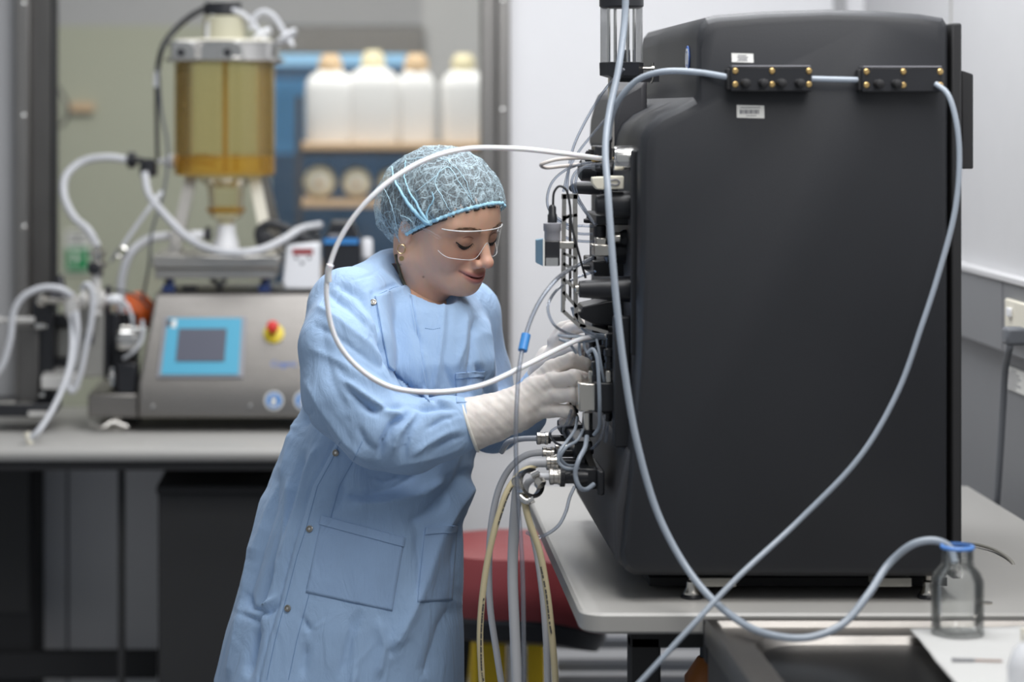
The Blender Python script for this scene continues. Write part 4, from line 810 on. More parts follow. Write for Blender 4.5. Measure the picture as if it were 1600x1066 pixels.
# lower valve blocks and hose unions
def union(u0, v, Yq, r, lab=None):
    """milled steel union nut and black threaded spigot"""
    k = prof_h(u0, v, Yq, [(u0, r * .72), (u0 + 1, r), (u0 + 6, r), (u0 + 7, r * .9), (u0 + 13, r * .9), (u0 + 14, r), (u0 + 18, r)], 10).build('union_nut', M['nickel'], mc)
    prof_h(u0 + 18, v, Yq, [(u0 + 17, r * .85), (u0 + 22, r * .85), (u0 + 23, r * .5), (u0 + 48, r * .5), (u0 + 49, r * .75), (u0 + 60, r * .75)], 18).build('spigot', M['black'], mc)
union(838, 685, 3.86, 10); union(847, 709, 3.74, 11); union(853, 722, 3.70, 13); union(867, 703, 3.80, 9); union(858, 745, 3.64, 13)
prof_h(875, 745, 3.64, [(875, 16), (882, 16), (883, 11), (915, 11)], 20).build('flange', M['black'], mc)
MB().pbox(900, 732, 934, 765, 3.64, 3.72).pbox(934, 736, 945, 775, 3.62, 3.76).pbox(898, 690, 926, 722, 3.70, 3.86).build('manifold_block', M['black'], mc, bevel=.003)
MB().prism([P(906, 690, 3.72), P(918, 690, 3.72), P(936, 744, 3.64), P(926, 744, 3.64)], (0, .02, 0)).build('slide_plate', M['steel'], mc)
MB().pbox(876, 664, 912, 680, 3.85, 3.92).build('rear_manifold', M['black'], mc, bevel=.003)
MB().pbox(960, 495, 985, 700, 3.60, 3.63).build('module_plate', M['machine'], mc, bevel=.003)

# ================================================================ TUBING
G1 = 'thin clear lines around the valve cluster'
tube('looped_tube', 'long milky tube looping in front of the gown from the upper valve to the gloves', [(940, 248, 3.64), (880, 240, 3.60), (800, 232, 3.56), (720, 234, 3.54), (650, 257, 3.52), (580, 308, 3.50), (532, 372, 3.50), (512, 430, 3.50), (512, 480, 3.50), (526, 532, 3.50), (560, 575, 3.50), (610, 605, 3.50), (680, 613, 3.50), (750, 603, 3.52), (820, 572, 3.55), (880, 542, 3.60), (908, 530, 3.63), (930, 526, 3.66)], .0038, 'tube_glow', 'tube', n=12, sm=10)
o = MB().path([P(516, 414, 3.495), P(513, 424, 3.497), P(513, 440, 3.50)], .0052, 14).build('tube_coupling', M['tube_glow']); tag(o, 'milky sleeve joining the big loop of tube at the shoulder', 'coupling')
tube('silicone_tube', 'wide bluish tube falling down the machine\'s near side into the glass bottle', [(978, -30, 3.62), (976, 30, 3.62), (966, 110, 3.60), (953, 170, 3.58), (946, 230, 3.55), (950, 300, 3.52), (956, 390, 3.50), (964, 480, 3.49), (976, 580, 3.48), (995, 690, 3.47), (1030, 808, 3.455), (1080, 898, 3.42), (1130, 952, 3.37), (1195, 990, 3.29), (1260, 997, 3.27), (1316, 976, 3.28), (1356, 930, 3.30), (1390, 880, 3.33), (1428, 850, 3.32), (1462, 845, 3.315), (1484, 856, 3.31), (1492, 880, 3.30)], .0052, 'tube_blue', 'tube', n=14, sm=9)
tube('silicone_tube', 'bluish tube arching from the left clamp block down to the black fitting', [(1140, 121, 3.505), (1090, 113, 3.52), (1036, 112, 3.54), (998, 124, 3.56), (970, 152, 3.58), (955, 185, 3.60), (950, 222, 3.62)], .0046, 'tube_blue', 'tube', n=12, sm=9)
vc_(950, 214, 3.62, [(212, 5), (214, 7), (222, 7), (223, 5.5), (250, 5.5)], 14).build('tube_fitting', M['black'], mc)
tube('silicone_tube', 'short bluish tube linking the two black clamp blocks', [(1266, 123, 3.505), (1304, 124, 3.503), (1346, 125, 3.505)], .0042, 'tube_blue', 'tube', n=12)
tube('silicone_tube', 'long bluish tube sweeping from the right clamp block down to the frame bottom', [(1462, 131, 3.49), (1480, 146, 3.475), (1494, 190, 3.465), (1499, 250, 3.46), (1492, 330, 3.455), (1466, 430, 3.45), (1440, 510, 3.445), (1404, 610, 3.44), (1345, 712, 3.43), (1250, 812, 3.42), (1150, 905, 3.375), (1075, 985, 3.34), (1010, 1056, 3.32), (960, 1110, 3.31), (900, 1180, 3.30)], .0040, 'tube_blue', 'tube', n=12, sm=9)
def ct(label, pts, r=.0022, m='tube', n=8, group=None, cat='tube'): return tube('clear_tube', label, pts, r, m, cat, group, n, 7)
ct('clear tube from behind the cylinder curving left past the braided line', [(975, 108, 3.66), (950, 134, 3.68), (920, 180, 3.70), (896, 230, 3.70), (888, 270, 3.70), (886, 300, 3.70)], .0022)
ct('clear tube running diagonally behind the big tube to the braided line', [(960, 170, 3.66), (930, 205, 3.67), (905, 236, 3.68), (890, 262, 3.68), (880, 300, 3.68)], .0020)
tube('braided_line', 'grey braided line looping left of the upper valve', [(926, 247, 3.66), (900, 247, 3.66), (866, 250, 3.64), (846, 257, 3.64), (852, 262, 3.66), (876, 260, 3.68), (906, 257, 3.70)], .0028, 'braid', 'tube', n=10, sm=8)
prof_h(926, 248, 3.66, [(924, 4), (926, 5.5), (934, 5.5), (938, 3), (946, 3)], 12).build('brass_nut', M['brass'], mc)
MB().path([P(922, 238, 3.70), P(918, 246, 3.70), P(924, 254, 3.70)], .006, 10).pbox(922, 234, 942, 246, 3.69, 3.72).build('dark_fitting', M['black'], mc)
for i, (lab, pts) in enumerate((
    ('clear tube arching left then down behind the boxed sensor', [(940, 254, 3.66), (910, 256, 3.68), (880, 268, 3.70), (862, 286, 3.70), (855, 310, 3.70), (857, 325, 3.70), (872, 345, 3.72), (890, 352, 3.72)]),
    ('pale tube falling from the upper valve into the bracket top', [(942, 256, 3.65), (915, 260, 3.66), (903, 272, 3.66), (899, 290, 3.66), (903, 308, 3.67), (916, 330, 3.68), (930, 352, 3.66)]),
    ('second pale tube falling beside the bracket top', [(938, 262, 3.66), (905, 264, 3.67), (894, 280, 3.67), (896, 300, 3.68), (908, 322, 3.69), (926, 346, 3.67)]),
    ('clear tube curling under the black knob behind the bracket', [(880, 352, 3.70), (900, 364, 3.70), (926, 366, 3.70)]),
    ('clear tube crossing level with the sensor to the steel block', [(870, 340, 3.72), (890, 352, 3.72), (912, 353, 3.72), (928, 354, 3.72)]),
    ('clear tube entering the steel block below its cap', [(880, 370, 3.71), (900, 376, 3.71), (927, 378, 3.70)]))):
    ct(lab, pts, .0021)
ct('clear tube bowing left from the pressure head with a blue marker sleeve', [(925, 404, 3.66), (900, 416, 3.64), (870, 436, 3.60), (846, 466, 3.58), (830, 498, 3.57), (821, 526, 3.56), (812, 570, 3.535), (808, 620, 3.53), (806, 700, 3.535), (810, 790, 3.55), (816, 880, 3.55), (818, 980, 3.55), (818, 1110, 3.55)], .0032, n=12)
o = MB().path([P(822, 523, 3.561), P(816.5, 548, 3.548)], .0070, 20, cap=True).build('marker_sleeve', M['bluepl']); tag(o, 'bright blue marker sleeve on the clear tube left of the gloves', 'sleeve')
ct('clear tube curving inward left of the bracket to the valve cluster', [(930, 424, 3.68), (896, 436, 3.66), (866, 458, 3.62), (856, 482, 3.60), (864, 505, 3.60), (885, 520, 3.62), (912, 526, 3.64), (940, 528, 3.66)], .0022)
for lab, pts in (
    ('pale line from the far glove to the valve cluster', [(872, 524, 3.62), (890, 526, 3.62), (915, 526, 3.64), (944, 528, 3.66)]),
    ('pale line running down the bracket tail to the cluster', [(904, 500, 3.65), (912, 516, 3.65), (926, 524, 3.65), (948, 530, 3.66)]),
    ('pale line rising from the cluster behind the bracket', [(893, 480, 3.66), (902, 504, 3.66), (920, 520, 3.66), (945, 524, 3.66)]),
    ('short pale line dropping between the gloves', [(906, 528, 3.64), (905, 540, 3.64), (907, 556, 3.64)]),
    ('short pale line dropping beside the index fingertip', [(912, 528, 3.64), (914, 545, 3.64), (922, 556, 3.64)]),
    ('pale line curving over the far thumb', [(940, 528, 3.66), (920, 534, 3.65), (900, 534, 3.64), (880, 532, 3.64)]),
    ('pale line dropping from the cluster to the steel stop', [(932, 530, 3.64), (936, 550, 3.63), (940, 575, 3.63), (944, 598, 3.64)]),
    ('pale line crossing the far fingers', [(874, 530, 3.63), (890, 538, 3.62), (900, 552, 3.63)])):
    ct(lab, pts, .0021, 'tube_blue')
ct('bluish tube falling from the index fingertip over the pump head', [(918, 552, 3.62), (926, 546, 3.615), (932, 556, 3.61), (936, 600, 3.605), (937, 640, 3.61), (936, 668, 3.63), (928, 680, 3.64)], .0030, 'tube_blue', n=10)
for lab, pts, r in (
    ('clear tube hooking below the small black fitting to the rear manifold', [(896, 654, 3.69), (890, 664, 3.68), (870, 668, 3.67), (860, 676, 3.67), (866, 690, 3.69), (880, 698, 3.72)], .0020),
    ('clear tube dropping from the near glove in a hook', [(893, 640, 3.68), (886, 660, 3.68), (880, 672, 3.69), (884, 684, 3.70)], .0020),
    ('pale tube looping down from the fitting to the union nuts', [(902, 652, 3.67), (898, 672, 3.65), (884, 692, 3.63), (874, 706, 3.62), (873, 722, 3.62), (884, 732, 3.62), (904, 732, 3.64)], .0024),
    ('second pale tube looping under the steel fitting', [(911, 672, 3.65), (902, 688, 3.64), (884, 700, 3.62), (876, 714, 3.62), (884, 726, 3.63), (900, 728, 3.65)], .0024),
    ('clear tube sweeping down the right of the pump head', [(944, 648, 3.63), (943, 668, 3.63), (936, 690, 3.64), (924, 702, 3.66)], .0022),
    ('short clear tube hanging below the pump head', [(949, 656, 3.66), (948, 672, 3.66), (946, 692, 3.66)], .0024)):
    ct(lab, pts, r, 'tube_blue' if 'pale' in lab else 'tube')
ct('thick bluish tube curling under the lowest union into the black block', [(917, 682, 3.64), (914, 700, 3.62), (904, 720, 3.60), (899, 742, 3.60), (906, 762, 3.60), (916, 765, 3.61), (928, 757, 3.62)], .0036, 'tube_blue', n=12)
ct('clear tube hanging from the lowest block and sweeping left over the bench edge', [(898, 760, 3.68), (890, 778, 3.68), (884, 800, 3.68), (872, 822, 3.68), (852, 836, 3.68), (838, 839, 3.68), (822, 832, 3.68)], .0026, 'tube')
# hoses leading down off the unions
def hose(lab, pts, r, m, name='drain_hose'): return tube(name, lab, pts, r, m, 'hose', None, 14, 8)
hose('milky hose from the rearmost union bending away behind the gloves', [(840, 685, 3.86), (816, 686, 3.88), (796, 690, 3.9), (784, 706, 3.95)], .0045, 'tube_milk')
hose('thick milky hose bowing left from the middle union', [(852, 707, 3.74), (826, 710, 3.74), (802, 726, 3.75), (782, 758, 3.76), (769, 810, 3.76), (764, 880, 3.76), (766, 950, 3.76), (776, 1020, 3.76), (790, 1110, 3.76)], .0052, 'tube_milk')
hose('widest milky hose falling straight from the second union', [(856, 722, 3.70), (828, 724, 3.70), (812, 736, 3.70), (808, 770, 3.70), (803, 830, 3.70), (801, 900, 3.70), (804, 980, 3.70), (810, 1110, 3.70)], .0082, 'tube_milk')
hose('milky hose elbowing down from the lowest union through the steel clamp', [(860, 745, 3.64), (838, 746, 3.65), (824, 756, 3.66), (820, 776, 3.67), (826, 810, 3.68), (838, 860, 3.69), (848, 930, 3.69), (854, 1010, 3.69), (858, 1110, 3.69)], .0052, 'tube_milk')
h1 = hose('left tan printed hose bowing down from the steel clamp', [(838, 726, 3.70), (816, 738, 3.69), (796, 762, 3.68), (779, 806, 3.67), (763, 870, 3.67), (754, 930, 3.67), (750, 990, 3.67), (752, 1050, 3.67), (756, 1120, 3.67)], .0050, 'hose')
h2 = hose('right tan printed hose falling from the steel clamp to the frame bottom', [(818, 778, 3.65), (826, 812, 3.65), (842, 858, 3.65), (853, 915, 3.65), (861, 980, 3.65), (867, 1050, 3.65), (870, 1120, 3.65)], .0052, 'hose')
def print_on(par, pts, Yq, n, seed):
    rnd = random.Random(seed); q = MB(); ps = smooth_path([P(*p, Yq) for p in pts], 12)
    i = 0
    while i < len(ps) - 2:
        k = rnd.choice((1, 1, 2)); a, c = ps[i], ps[min(i + k, len(ps) - 1)]
        q.path([a, a.lerp(c, .8)], .0011, 6, 1); i += k + (1 if rnd.random() < .25 else 0)
    return q.build('print', M['ink'], par)
print_on(h1, [(800, 762), (792, 780), (785, 800), (778, 822)], 3.6635, 6, 1); print_on(h1, [(756, 935), (752, 990), (753, 1050), (756, 1066)], 3.6635, 6, 2); print_on(h2, [(845, 886), (853, 925), (859, 975), (862, 992)], 3.6435, 6, 3)
cp = thing('hose_clamp', 'hinged steel sanitary clamp gathering the tan hoses', 'clamp', P(822, 768, 3.66))
MB().lathe(P(828, 756, 3.66), (.5, -.8, .3), [(-.006, .017), (-.006, .023), (.006, .023), (.006, .017), (-.006, .017)], 28, False).build('ring', M['chrome'], cp)
MB().path([P(812, 776, 3.645), P(824, 784, 3.64), (P(834, 780, 3.64))], .005, 10).build('hinge', M['chrome'], cp)
MB().path([P(830, 744, 3.64), P(842, 738, 3.64)], .005, 10).build('hinge', M['chrome'], cp)
MB().lathe(P(838, 748, 3.64), (.5, -.5, -.6), [(0, .004), (.006, .009), (.014, .009), (.016, .004)], 6).build('wing_nut', M['nickel'], cp)
MB().lathe(P(806, 752, 3.64), (0, -1, 0), [(0, .007), (.01, .007)], 10).build('pivot', M['nickel'], cp)

# ================================================================ THINGS RIGHT
Yg = 3.30; gb = P(1496, 1000, Yg); gz = zd + .0045
bo = thing('glass_bottle', 'clear glass lab bottle with blue pouring ring on the paper towel', 'bottle', (gb.x, Yg, gz))
s3 = Yg / FPX
zz = lambda v: CZ - (v - 170) * s3
ht = zz(853) - gz; H = ht
MB().lathe((gb.x, Yg, gz), (0, 0, 1), [(0.004, .008), (0.001, .022), (0, .032), (.004, .0352), (.55 * H, .0355), (.62 * H, .035), (.70 * H, .031), (.76 * H, .025), (.79 * H, .0215), (.81 * H, .0225), (.825 * H, .0208), (.97 * H, .0206), (H, .0205), (H, .0180), (.82 * H, .0180), (.79 * H, .019), (.70 * H, .0285), (.62 * H, .0325), (.1 * H, .0330), (.055 * H, .028), (.05 * H, .004)], 56, False).build('body', M['glass'], bo)
q = MB()
for k in range(4): q.lathe((gb.x, Yg, gz + (.85 + .035 * k) * H), (0, 0, 1), [(0, .0206), (.0012, .0220), (.0024, .0206)], 40, False)
q.build('thread', M['glass'], bo)
MB().lathe((gb.x, Yg, gz + .965 * H), (0, 0, 1), [(0, .0212), (.001, .0232), (.004, .0232), (.0055, .0215), (.0055, .0188), (0, .0188), (0, .0212)], 48, False).build('pouring_ring', M['bluerim'], bo)
# paper towel: rumpled sheet
tb = MB(); n = 26; corner = [P(1425, 990, 0), ]
def onz(u, v, z):
    Y = (CZ - z) * FPX / (v - CV); return Vector((px(u, Y), Y, z))
q00, q10, q01, q11 = onz(1422, 990, zd), onz(1640, 985, zd), onz(1530, 1120, zd), onz(1700, 1120, zd)
vs = []
for i in range(n + 1):
    for j in range(n + 1):
        a, c = i / n, j / n; p = q00.lerp(q10, a).lerp(q01.lerp(q11, a), c)
        p.z = zd + .0052 + .0022 * noise.noise(p * 22) ; vs.append(p)
fs = [(i * (n + 1) + j, i * (n + 1) + j + 1, (i + 1) * (n + 1) + j + 1, (i + 1) * (n + 1) + j) for i in range(n) for j in range(n)]
o = tb.add(vs, fs).build('paper_towel', M['paper'], ang=None); tag(o, 'white paper towel spread on the sink edge under the bottle', 'paper towel')
sm_ = o.modifiers.new('thickness', 'SOLIDIFY'); sm_.thickness = .0012
a = onz(1487, 1031, zd + .010); c = onz(1566, 1033, zd + .010)
t = thing('thin_probe', 'thin dark probe lying on the paper towel before the bottle', 'probe', a)
MB().path([a, a.lerp(c, .45)], .0022, 10, 2).build('tip', M['inkgrey'], t); MB().path([a.lerp(c, .45), c], .0014, 8, 2).build('shaft', mat('brown_shaft', (.28, .16, .12), .5), t)
t = thing('squeeze_bottle', 'blurred white plastic bottle cut by the right frame edge', 'bottle', (px(1612, 3.0), 3.0, zd + .006))
xx = px(1617, 2.98); MB().lathe((xx, 2.98, zd + .006), (0, 0, 1), [(0, .030), (.003, .033), (.03, .033), (.05, .026), (.062, .013), (.07, .013)], 36).build('body', M['white'], t)
o = MB().path([onz(1572, 992, zd + .01) + Vector((0, -.1, .0)), onz(1572, 992, zd + .01) + Vector((0, -.1, -.0)) + Vector((0, 0, .03))], .008, 12).build('white_tube_end', M['ivory']); tag(o, 'short pale tube standing on the towel right of the bottle', 'tube')
# coin-like cap on bench
o = MB().lathe((px(1541, 3.52), 3.52, zb1), (0, 0, 1), [(0, .009), (.002, .009)], 24).build('metal_washer', M['nickel']); tag(o, 'flat metal disc on the bench right of the bottle', 'washer')
# bench cable, wall socket, plug, sticker
zt2 = zb1 + .004
o = tube('bench_cable', 'thin beige cable curving from behind the machine over the bench edge', [(1478, 852, 3.98), (1510, 849, 3.98), (1545, 856, 3.94), (1575, 872, 3.86), (1584, 884, 3.82), (1582, 900, 3.86)], .0028, 'cable_beige', 'cable')
xw = XR - .022
def onx(u, v, x=xw):
    Y = x * FPX / (u - CU); return Vector((x, Y, pz(v, Y)))
so = thing('wall_socket', 'white double socket outlet on the trunking at the right edge', 'socket', onx(1600, 500))
A = onx(1578, 495); zA = A.z
MB().box((xw - .010, A.y - .16, pz(528, A.y) + .00), (xw, A.y, pz(466, A.y))).build('face_plate', M['ivory'], so, bevel=.003)
MB().box((xw - .016, A.y - .055, pz(492, A.y)), (xw - .010, A.y - .030, pz(478, A.y))).build('switch', M['white'], so, bevel=.002)
q = MB()
for (dy, dz, tl) in ((-.050, -.035, 25), (-.034, -.035, -25), (-.042, -.052, 0)):
    q.box((xw - .0112, A.y + dy - .0012, pz(484, A.y) + dz - .004), (xw - .0100, A.y + dy + .0012, pz(484, A.y) + dz + .004))
q.build('slots', M['ink'], so)
Bp = onx(1592, 520, xw - .01); pg = thing('power_plug', 'grey plug with thick dark cable hanging from the wall socket', 'plug', Bp)
MB().box((xw - .048, Bp.y - .06, Bp.z - .018), (xw - .010, Bp.y - .022, Bp.z + .014)).build('body', M['cable_grey'], pg, bevel=.006)
MB().path([Vector((xw - .035, Bp.y - .03, Bp.z - .004)), onx(1578, 540, xw - .04), onx(1571, 575, xw - .035), onx(1567, 640, xw - .03), onx(1562, 720, xw - .03), onx(1557, 790, xw - .03), onx(1553, 855, xw - .03), onx(1551, 900, xw - .03)], .0062, 12, 8).build('cable', M['cable_grey'], pg)
sl = onx(1575, 571, XR + .003); o = MB().box((XR - .0005, sl.y - .14, pz(606, sl.y)), (XR + .004, sl.y, pz(571, sl.y))).build('wall_sticker', M['label']); tag(o, 'printed white sticker on the grey wall behind the hanging cable', 'sticker')
q = MB()
for i, (d0, d1) in enumerate(((.030, .07), (.012, .09), (.012, .10), (.016, .08), (.012, .10), (.014, .07))):
    z = pz(575 + i * 5.2, sl.y); q.box((XR - .0011, sl.y - d1, z - .0022), (XR - .0005, sl.y - d0, z + .0002))
q.build('print', M['inkgrey'], o)
# ================================================================ THE PERSON
skin_m, nt, bs_ = new_mat('skin')
at_ = nt.nodes.new('ShaderNodeAttribute'); at_.attribute_name = 'tone'
nz = nt.nodes.new('ShaderNodeTexNoise'); nz.inputs['Scale'].default_value = 60; nz.inputs['Detail'].default_value = 5
mx = nt.nodes.new('ShaderNodeMix'); mx.data_type = 'RGBA'; mx.blend_type = 'MULTIPLY'; mx.inputs[0].default_value = 0.12
nt.links.new(at_.outputs['Color'], mx.inputs[6]); nt.links.new(nz.outputs['Color'], mx.inputs[7]); nt.links.new(mx.outputs[2], bs_.inputs['Base Color'])
bs_.inputs['Roughness'].default_value = 0.48; bs_.inputs['Subsurface Weight'].default_value = 0.25; bs_.inputs['Subsurface Radius'].default_value = (.012, .005, .003); bs_.inputs['Subsurface Scale'].default_value = .6
bp = nt.nodes.new('ShaderNodeBump'); bp.inputs['Strength'].default_value = .12; bp.inputs['Distance'].default_value = .001; n2 = nt.nodes.new('ShaderNodeTexNoise'); n2.inputs['Scale'].default_value = 500
nt.links.new(n2.outputs['Fac'], bp.inputs['Height']); nt.links.new(bp.outputs[0], bs_.inputs['Normal'])
def cloth(name, base, rough=.85):
    m, nt, b = new_mat(name); N = nt.nodes; L = nt.links
    tc = N.new('ShaderNodeTexCoord'); n1 = N.new('ShaderNodeTexNoise'); n1.inputs['Scale'].default_value = 9; n1.inputs['Detail'].default_value = 6; L.new(tc.outputs['Object'], n1.inputs[0])
    mx = N.new('ShaderNodeMix'); mx.data_type = 'RGBA'; mx.inputs[6].default_value = (*[c * .93 for c in base], 1); mx.inputs[7].default_value = (*[min(1, c * 1.06) for c in base], 1)
    L.new(n1.outputs['Fac'], mx.inputs[0]); L.new(mx.outputs[2], b.inputs['Base Color']); b.inputs['Roughness'].default_value = rough; b.inputs['Sheen Weight'].default_value = .15
    mp = N.new('ShaderNodeMapping'); mp.inputs['Scale'].default_value = (1, 1, .35); mp.inputs['Rotation'].default_value = (0, R(18), 0); L.new(tc.outputs['Object'], mp.inputs[0])
    n2 = N.new('ShaderNodeTexNoise'); n2.inputs['Scale'].default_value = 26; n2.inputs['Detail'].default_value = 6; n2.inputs['Distortion'].default_value = 1.6; L.new(mp.outputs[0], n2.inputs[0])
    b1 = N.new('ShaderNodeBump'); b1.inputs['Strength'].default_value = .6; b1.inputs['Distance'].default_value = .007; L.new(n2.outputs['Fac'], b1.inputs['Height'])
    n3 = N.new('ShaderNodeTexNoise'); n3.inputs['Scale'].default_value = 900; L.new(tc.outputs['Object'], n3.inputs[0])
    b2 = N.new('ShaderNodeBump'); b2.inputs['Strength'].default_value = .25; b2.inputs['Distance'].default_value = .0006; L.new(n3.outputs['Fac'], b2.inputs['Height']); L.new(b1.outputs[0], b2.inputs['Normal'])
    L.new(b2.outputs[0], b.inputs['Normal']); return m
M['coat'] = cloth('blue_cotton_gown', (0.36, 0.52, 0.76))
M['coat2'] = cloth('blue_cotton_pocket', (0.345, 0.50, 0.75))
M['glove'] = mat('cream_latex', (0.80, 0.74, 0.69), .45, var=.04, vs=20, sss=.1, bump=.35, bs=90, stretch=(1, 1, .4))
M['glove_cuff'] = mat('pale_latex_cuff', (0.80, 0.78, 0.72), .45, var=.03)
M['hair'] = mat('brown_hair', (0.060, 0.046, 0.040), .6, var=.35, vs=60, stretch=(1, 8, 8), bump=.5, bs=200)
M['shirt'] = mat('dusky_collar', (0.075, 0.06, 0.065), .8, var=.1)
M['shirt2'] = mat('dusky_pink_lining', (0.26, 0.13, 0.12), .8, var=.1)
M['lanyard'] = mat('patterned_lanyard', (0.12, 0.12, 0.09), .7, var=.7, vs=130)
M['trouser'] = mat('dark_trousers', (0.03, 0.032, 0.04), .8)
M['snap'] = mat('snap_metal', (0.36, 0.34, 0.31), .35, .9)
M['gold'] = mat('gold', (0.80, 0.58, 0.30), .25, 1.0)

person = thing('person', 'person in light blue gown, hair net, safety glasses and cream gloves leaning to the machine', 'person', (px(575, 3.95), 3.97, 0))
# ---- head frame
PH, TH, RO = R(45), R(17), R(4)
fwd = Vector((math.cos(TH) * math.cos(PH), -math.cos(TH) * math.sin(PH), -math.sin(TH)))
lft = Vector((math.sin(PH), math.cos(PH), 0)); upv = fwd.cross(lft).normalized()
lft, upv = lft * math.cos(RO) + upv * math.sin(RO), upv * math.cos(RO) - lft * math.sin(RO)
HC = P(693, 348, 3.95)
def hl(x, y, z): return HC + fwd * x + lft * y + upv * z
lo = (HC.x - .17, HC.y - .15, HC.z - .21); hi = (HC.x + .15, HC.y + .15, HC.z + .14)
F = Field(lo, hi, .0016)
dx, dy, dz = F.X - HC.x, F.Y - HC.y, F.Z - HC.z
T = tuple((dx * a.x + dy * a.y + dz * a.z).astype(np.float32) for a in (fwd, lft, upv))
E = lambda c, r: ell(F, c, r, T)
C_ = lambda a, b, ra, rb: rcone(F, a, b, ra, rb, T)
f = E((-.010, 0, .028), (.096, .074, .088))
f = smin(f, E((.040, 0, -.015), (.046, .057, .075)), .03)
f = smin(f, E((.045, 0, .035), (.045, .056, .050)), .02)
for s_ in (-1, 1):
    f = smin(f, C_((-.002, .050 * s_, -.045), (.055, .020 * s_, -.080), .020, .018), .025)
f = smin(f, E((.070, 0, -.085), (.018, .021, .015)), .018)
for s_ in (-1, 1):
    f = smin(f, E((.052, .036 * s_, -.030), (.027, .023, .024)), .018)
    f = smin(f, C_((.074, .014 * s_, .020), (.064, .044 * s_, .021), .011, .009), .014)
for s_ in (-1, 1): f = smax(f, -E((.099, .031 * s_, -.001), (.018, .018, .0125)), .012)
for s_ in (-1, 1):
    f = smin(f, E((.0715, .031 * s_, -.001), (.0145, .0155, .0130)), .004)
f = smin(f, C_((.084, 0, .012), (.1045, 0, -.028), .0075, .0088), .009)
f = smin(f, E((.1075, 0, -.0315), (.0105, .0105, .0095)), .006)
for s_ in (-1, 1):
    f = smin(f, E((.0965, .0115 * s_, -.0365), (.0100, .0065, .0070)), .005)
    f = smax(f, -E((.101, .006 * s_, -.0435), (.006, .0033, .0040)), .003)
f = smin(f, E((.075, 0, -.062), (.020, .028, .023)), .016)
ya = T[1]; curve = 11.0 * ya * ya
Tz = (T[0] + 17.0 * ya * ya, T[1], T[2] - np.minimum(curve, .0095))
f = smin(f, ell(F, (.0920, 0, -.0580), (.0065, .0290, .0044), Tz), .004)
f = smin(f, ell(F, (.0910, 0, -.0670), (.0075, .0240, .0056), Tz), .004)
f = smax(f, -ell(F, (.1005, 0, -.0625), (.0125, .031, .0013), Tz), .002)
for s_ in (-1, 1):                                   # smile folds and dimples
    f = smax(f, -C_((.092, .021 * s_, -.038), (.079, .039 * s_, -.058), .0026, .0020), .010)
    # ears
    f = smin(f, E((-.012, .074 * s_, -.012), (.014, .007, .024)), .008)
    f = smax(f, -E((-.008, .081 * s_, -.008), (.007, .004, .012)), .004)
NK0 = hl(-.035, 0, -.05); NK1 = P(652, 474, 3.985)
f = smin(f, rcone(F, NK0, NK1, .050, .042), .022)
f = smin(f, rcone(F, hl(.03, 0, -.075), NK1.lerp(NK0, .25), .028, .034), .03)
f = smin(f, rcone(F, hl(-.01, -.062, -.06), P(674, 462, 3.95), .012, .010), .024)      # neck muscle
F.f = f; V, Q = nets(F); V = relax(V, Q, 2, .4)
# tone masks in head space
D = V - np.array(HC); L_ = np.stack([D @ np.array(a) for a in (fwd, lft, upv)], 1)
lx, ly, lz = L_.T
base = np.array([0.78, 0.475, 0.34]); col = np.tile(base, (len(V), 1))
def blend(mask, c):
    global col
    col = col * (1 - mask[:, None]) + np.array(c) * mask[:, None]
def g(v, s): return np.exp(-(v / s) ** 2)
blend(.45 * g(np.hypot(np.abs(ly) - .038, lz + .030), .020) * (lx > .04), (0.78, .36, .28))
blend(.5 * g(np.hypot(ly, lz + .034), .012) * (lx > .09), (0.78, .35, .27))
zl = lz - np.minimum(11 * ly * ly, .0095)
lip = 1 / (1 + np.exp(-(1 - np.hypot(ly / .0300, (zl + .0625) / .0095)) * 10)) * (lx > .06)
blend(.85 * lip, (0.46, .155, .15))
blend(.8 * g(zl + .0625, .0014) * (np.abs(ly) < .030) * (lx > .07), (0.16, .05, .05))
brow = g(lz - (.0215 - 4.5 * (np.abs(ly) - .034) ** 2 * 2), .0032) * (np.abs(ly) > .013) * (np.abs(ly) < .052) * (lx > .04)
blend(.55 * brow, (0.20, .11, .07))
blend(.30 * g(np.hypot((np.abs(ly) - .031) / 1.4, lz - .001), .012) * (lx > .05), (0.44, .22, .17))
for (qu, qv) in ((626, 415), (662, 434)):
    dd = np.hypot((V[:, 0] - px(qu, 3.9)), (V[:, 2] - pz(qv, 3.9))); blend(.8 * g(dd, .0016) * (V[:, 1] < HC.y), (.12, .05, .03))
headV, headQ, headcol = V, Q, col
# ---- the rest of the body, continuous from shoulders to shoes, under the clothes
B0 = Field((-.22, 3.66, 0.0), (.32, 4.28, 1.36), .011)
rc = lambda a, b, ra, rb: rcone(B0, a, b, ra, rb)
sh_n, sh_f = P(548, 486, 3.86), P(728, 490, 4.10); pel = P(560, 850, 3.98); che = P(640, 560, 3.99)
f = rc(P(652, 470, 4.0), P(648, 505, 4.01), .038, .045)
f = smin(f, rc(che, P(600, 720, 3.98), .115, .105), .05); f = smin(f, rc(P(600, 720, 3.98), pel, .105, .13), .05)
f = smin(f, rc(sh_n, sh_f, .036, .036), .04)
kn = Vector((.07, 3.86, .47)); kf = Vector((.10, 4.06, .47)); an, af = Vector((.0, 3.84, .09)), Vector((.06, 4.08, .09))
for hip, k_, a_ in ((Vector((pel.x + .0, 3.90, .86)), kn, an), (Vector((pel.x + .01, 4.06, .86)), kf, af)):
    f = smin(f, rc(hip, k_, .085, .055), .04); f = smin(f, rc(k_, a_, .052, .034), .03)
    f = smin(f, rc(a_ + Vector((-.03, 0, -.055)), a_ + Vector((.15, -.01, -.06)), .030, .026), .025)
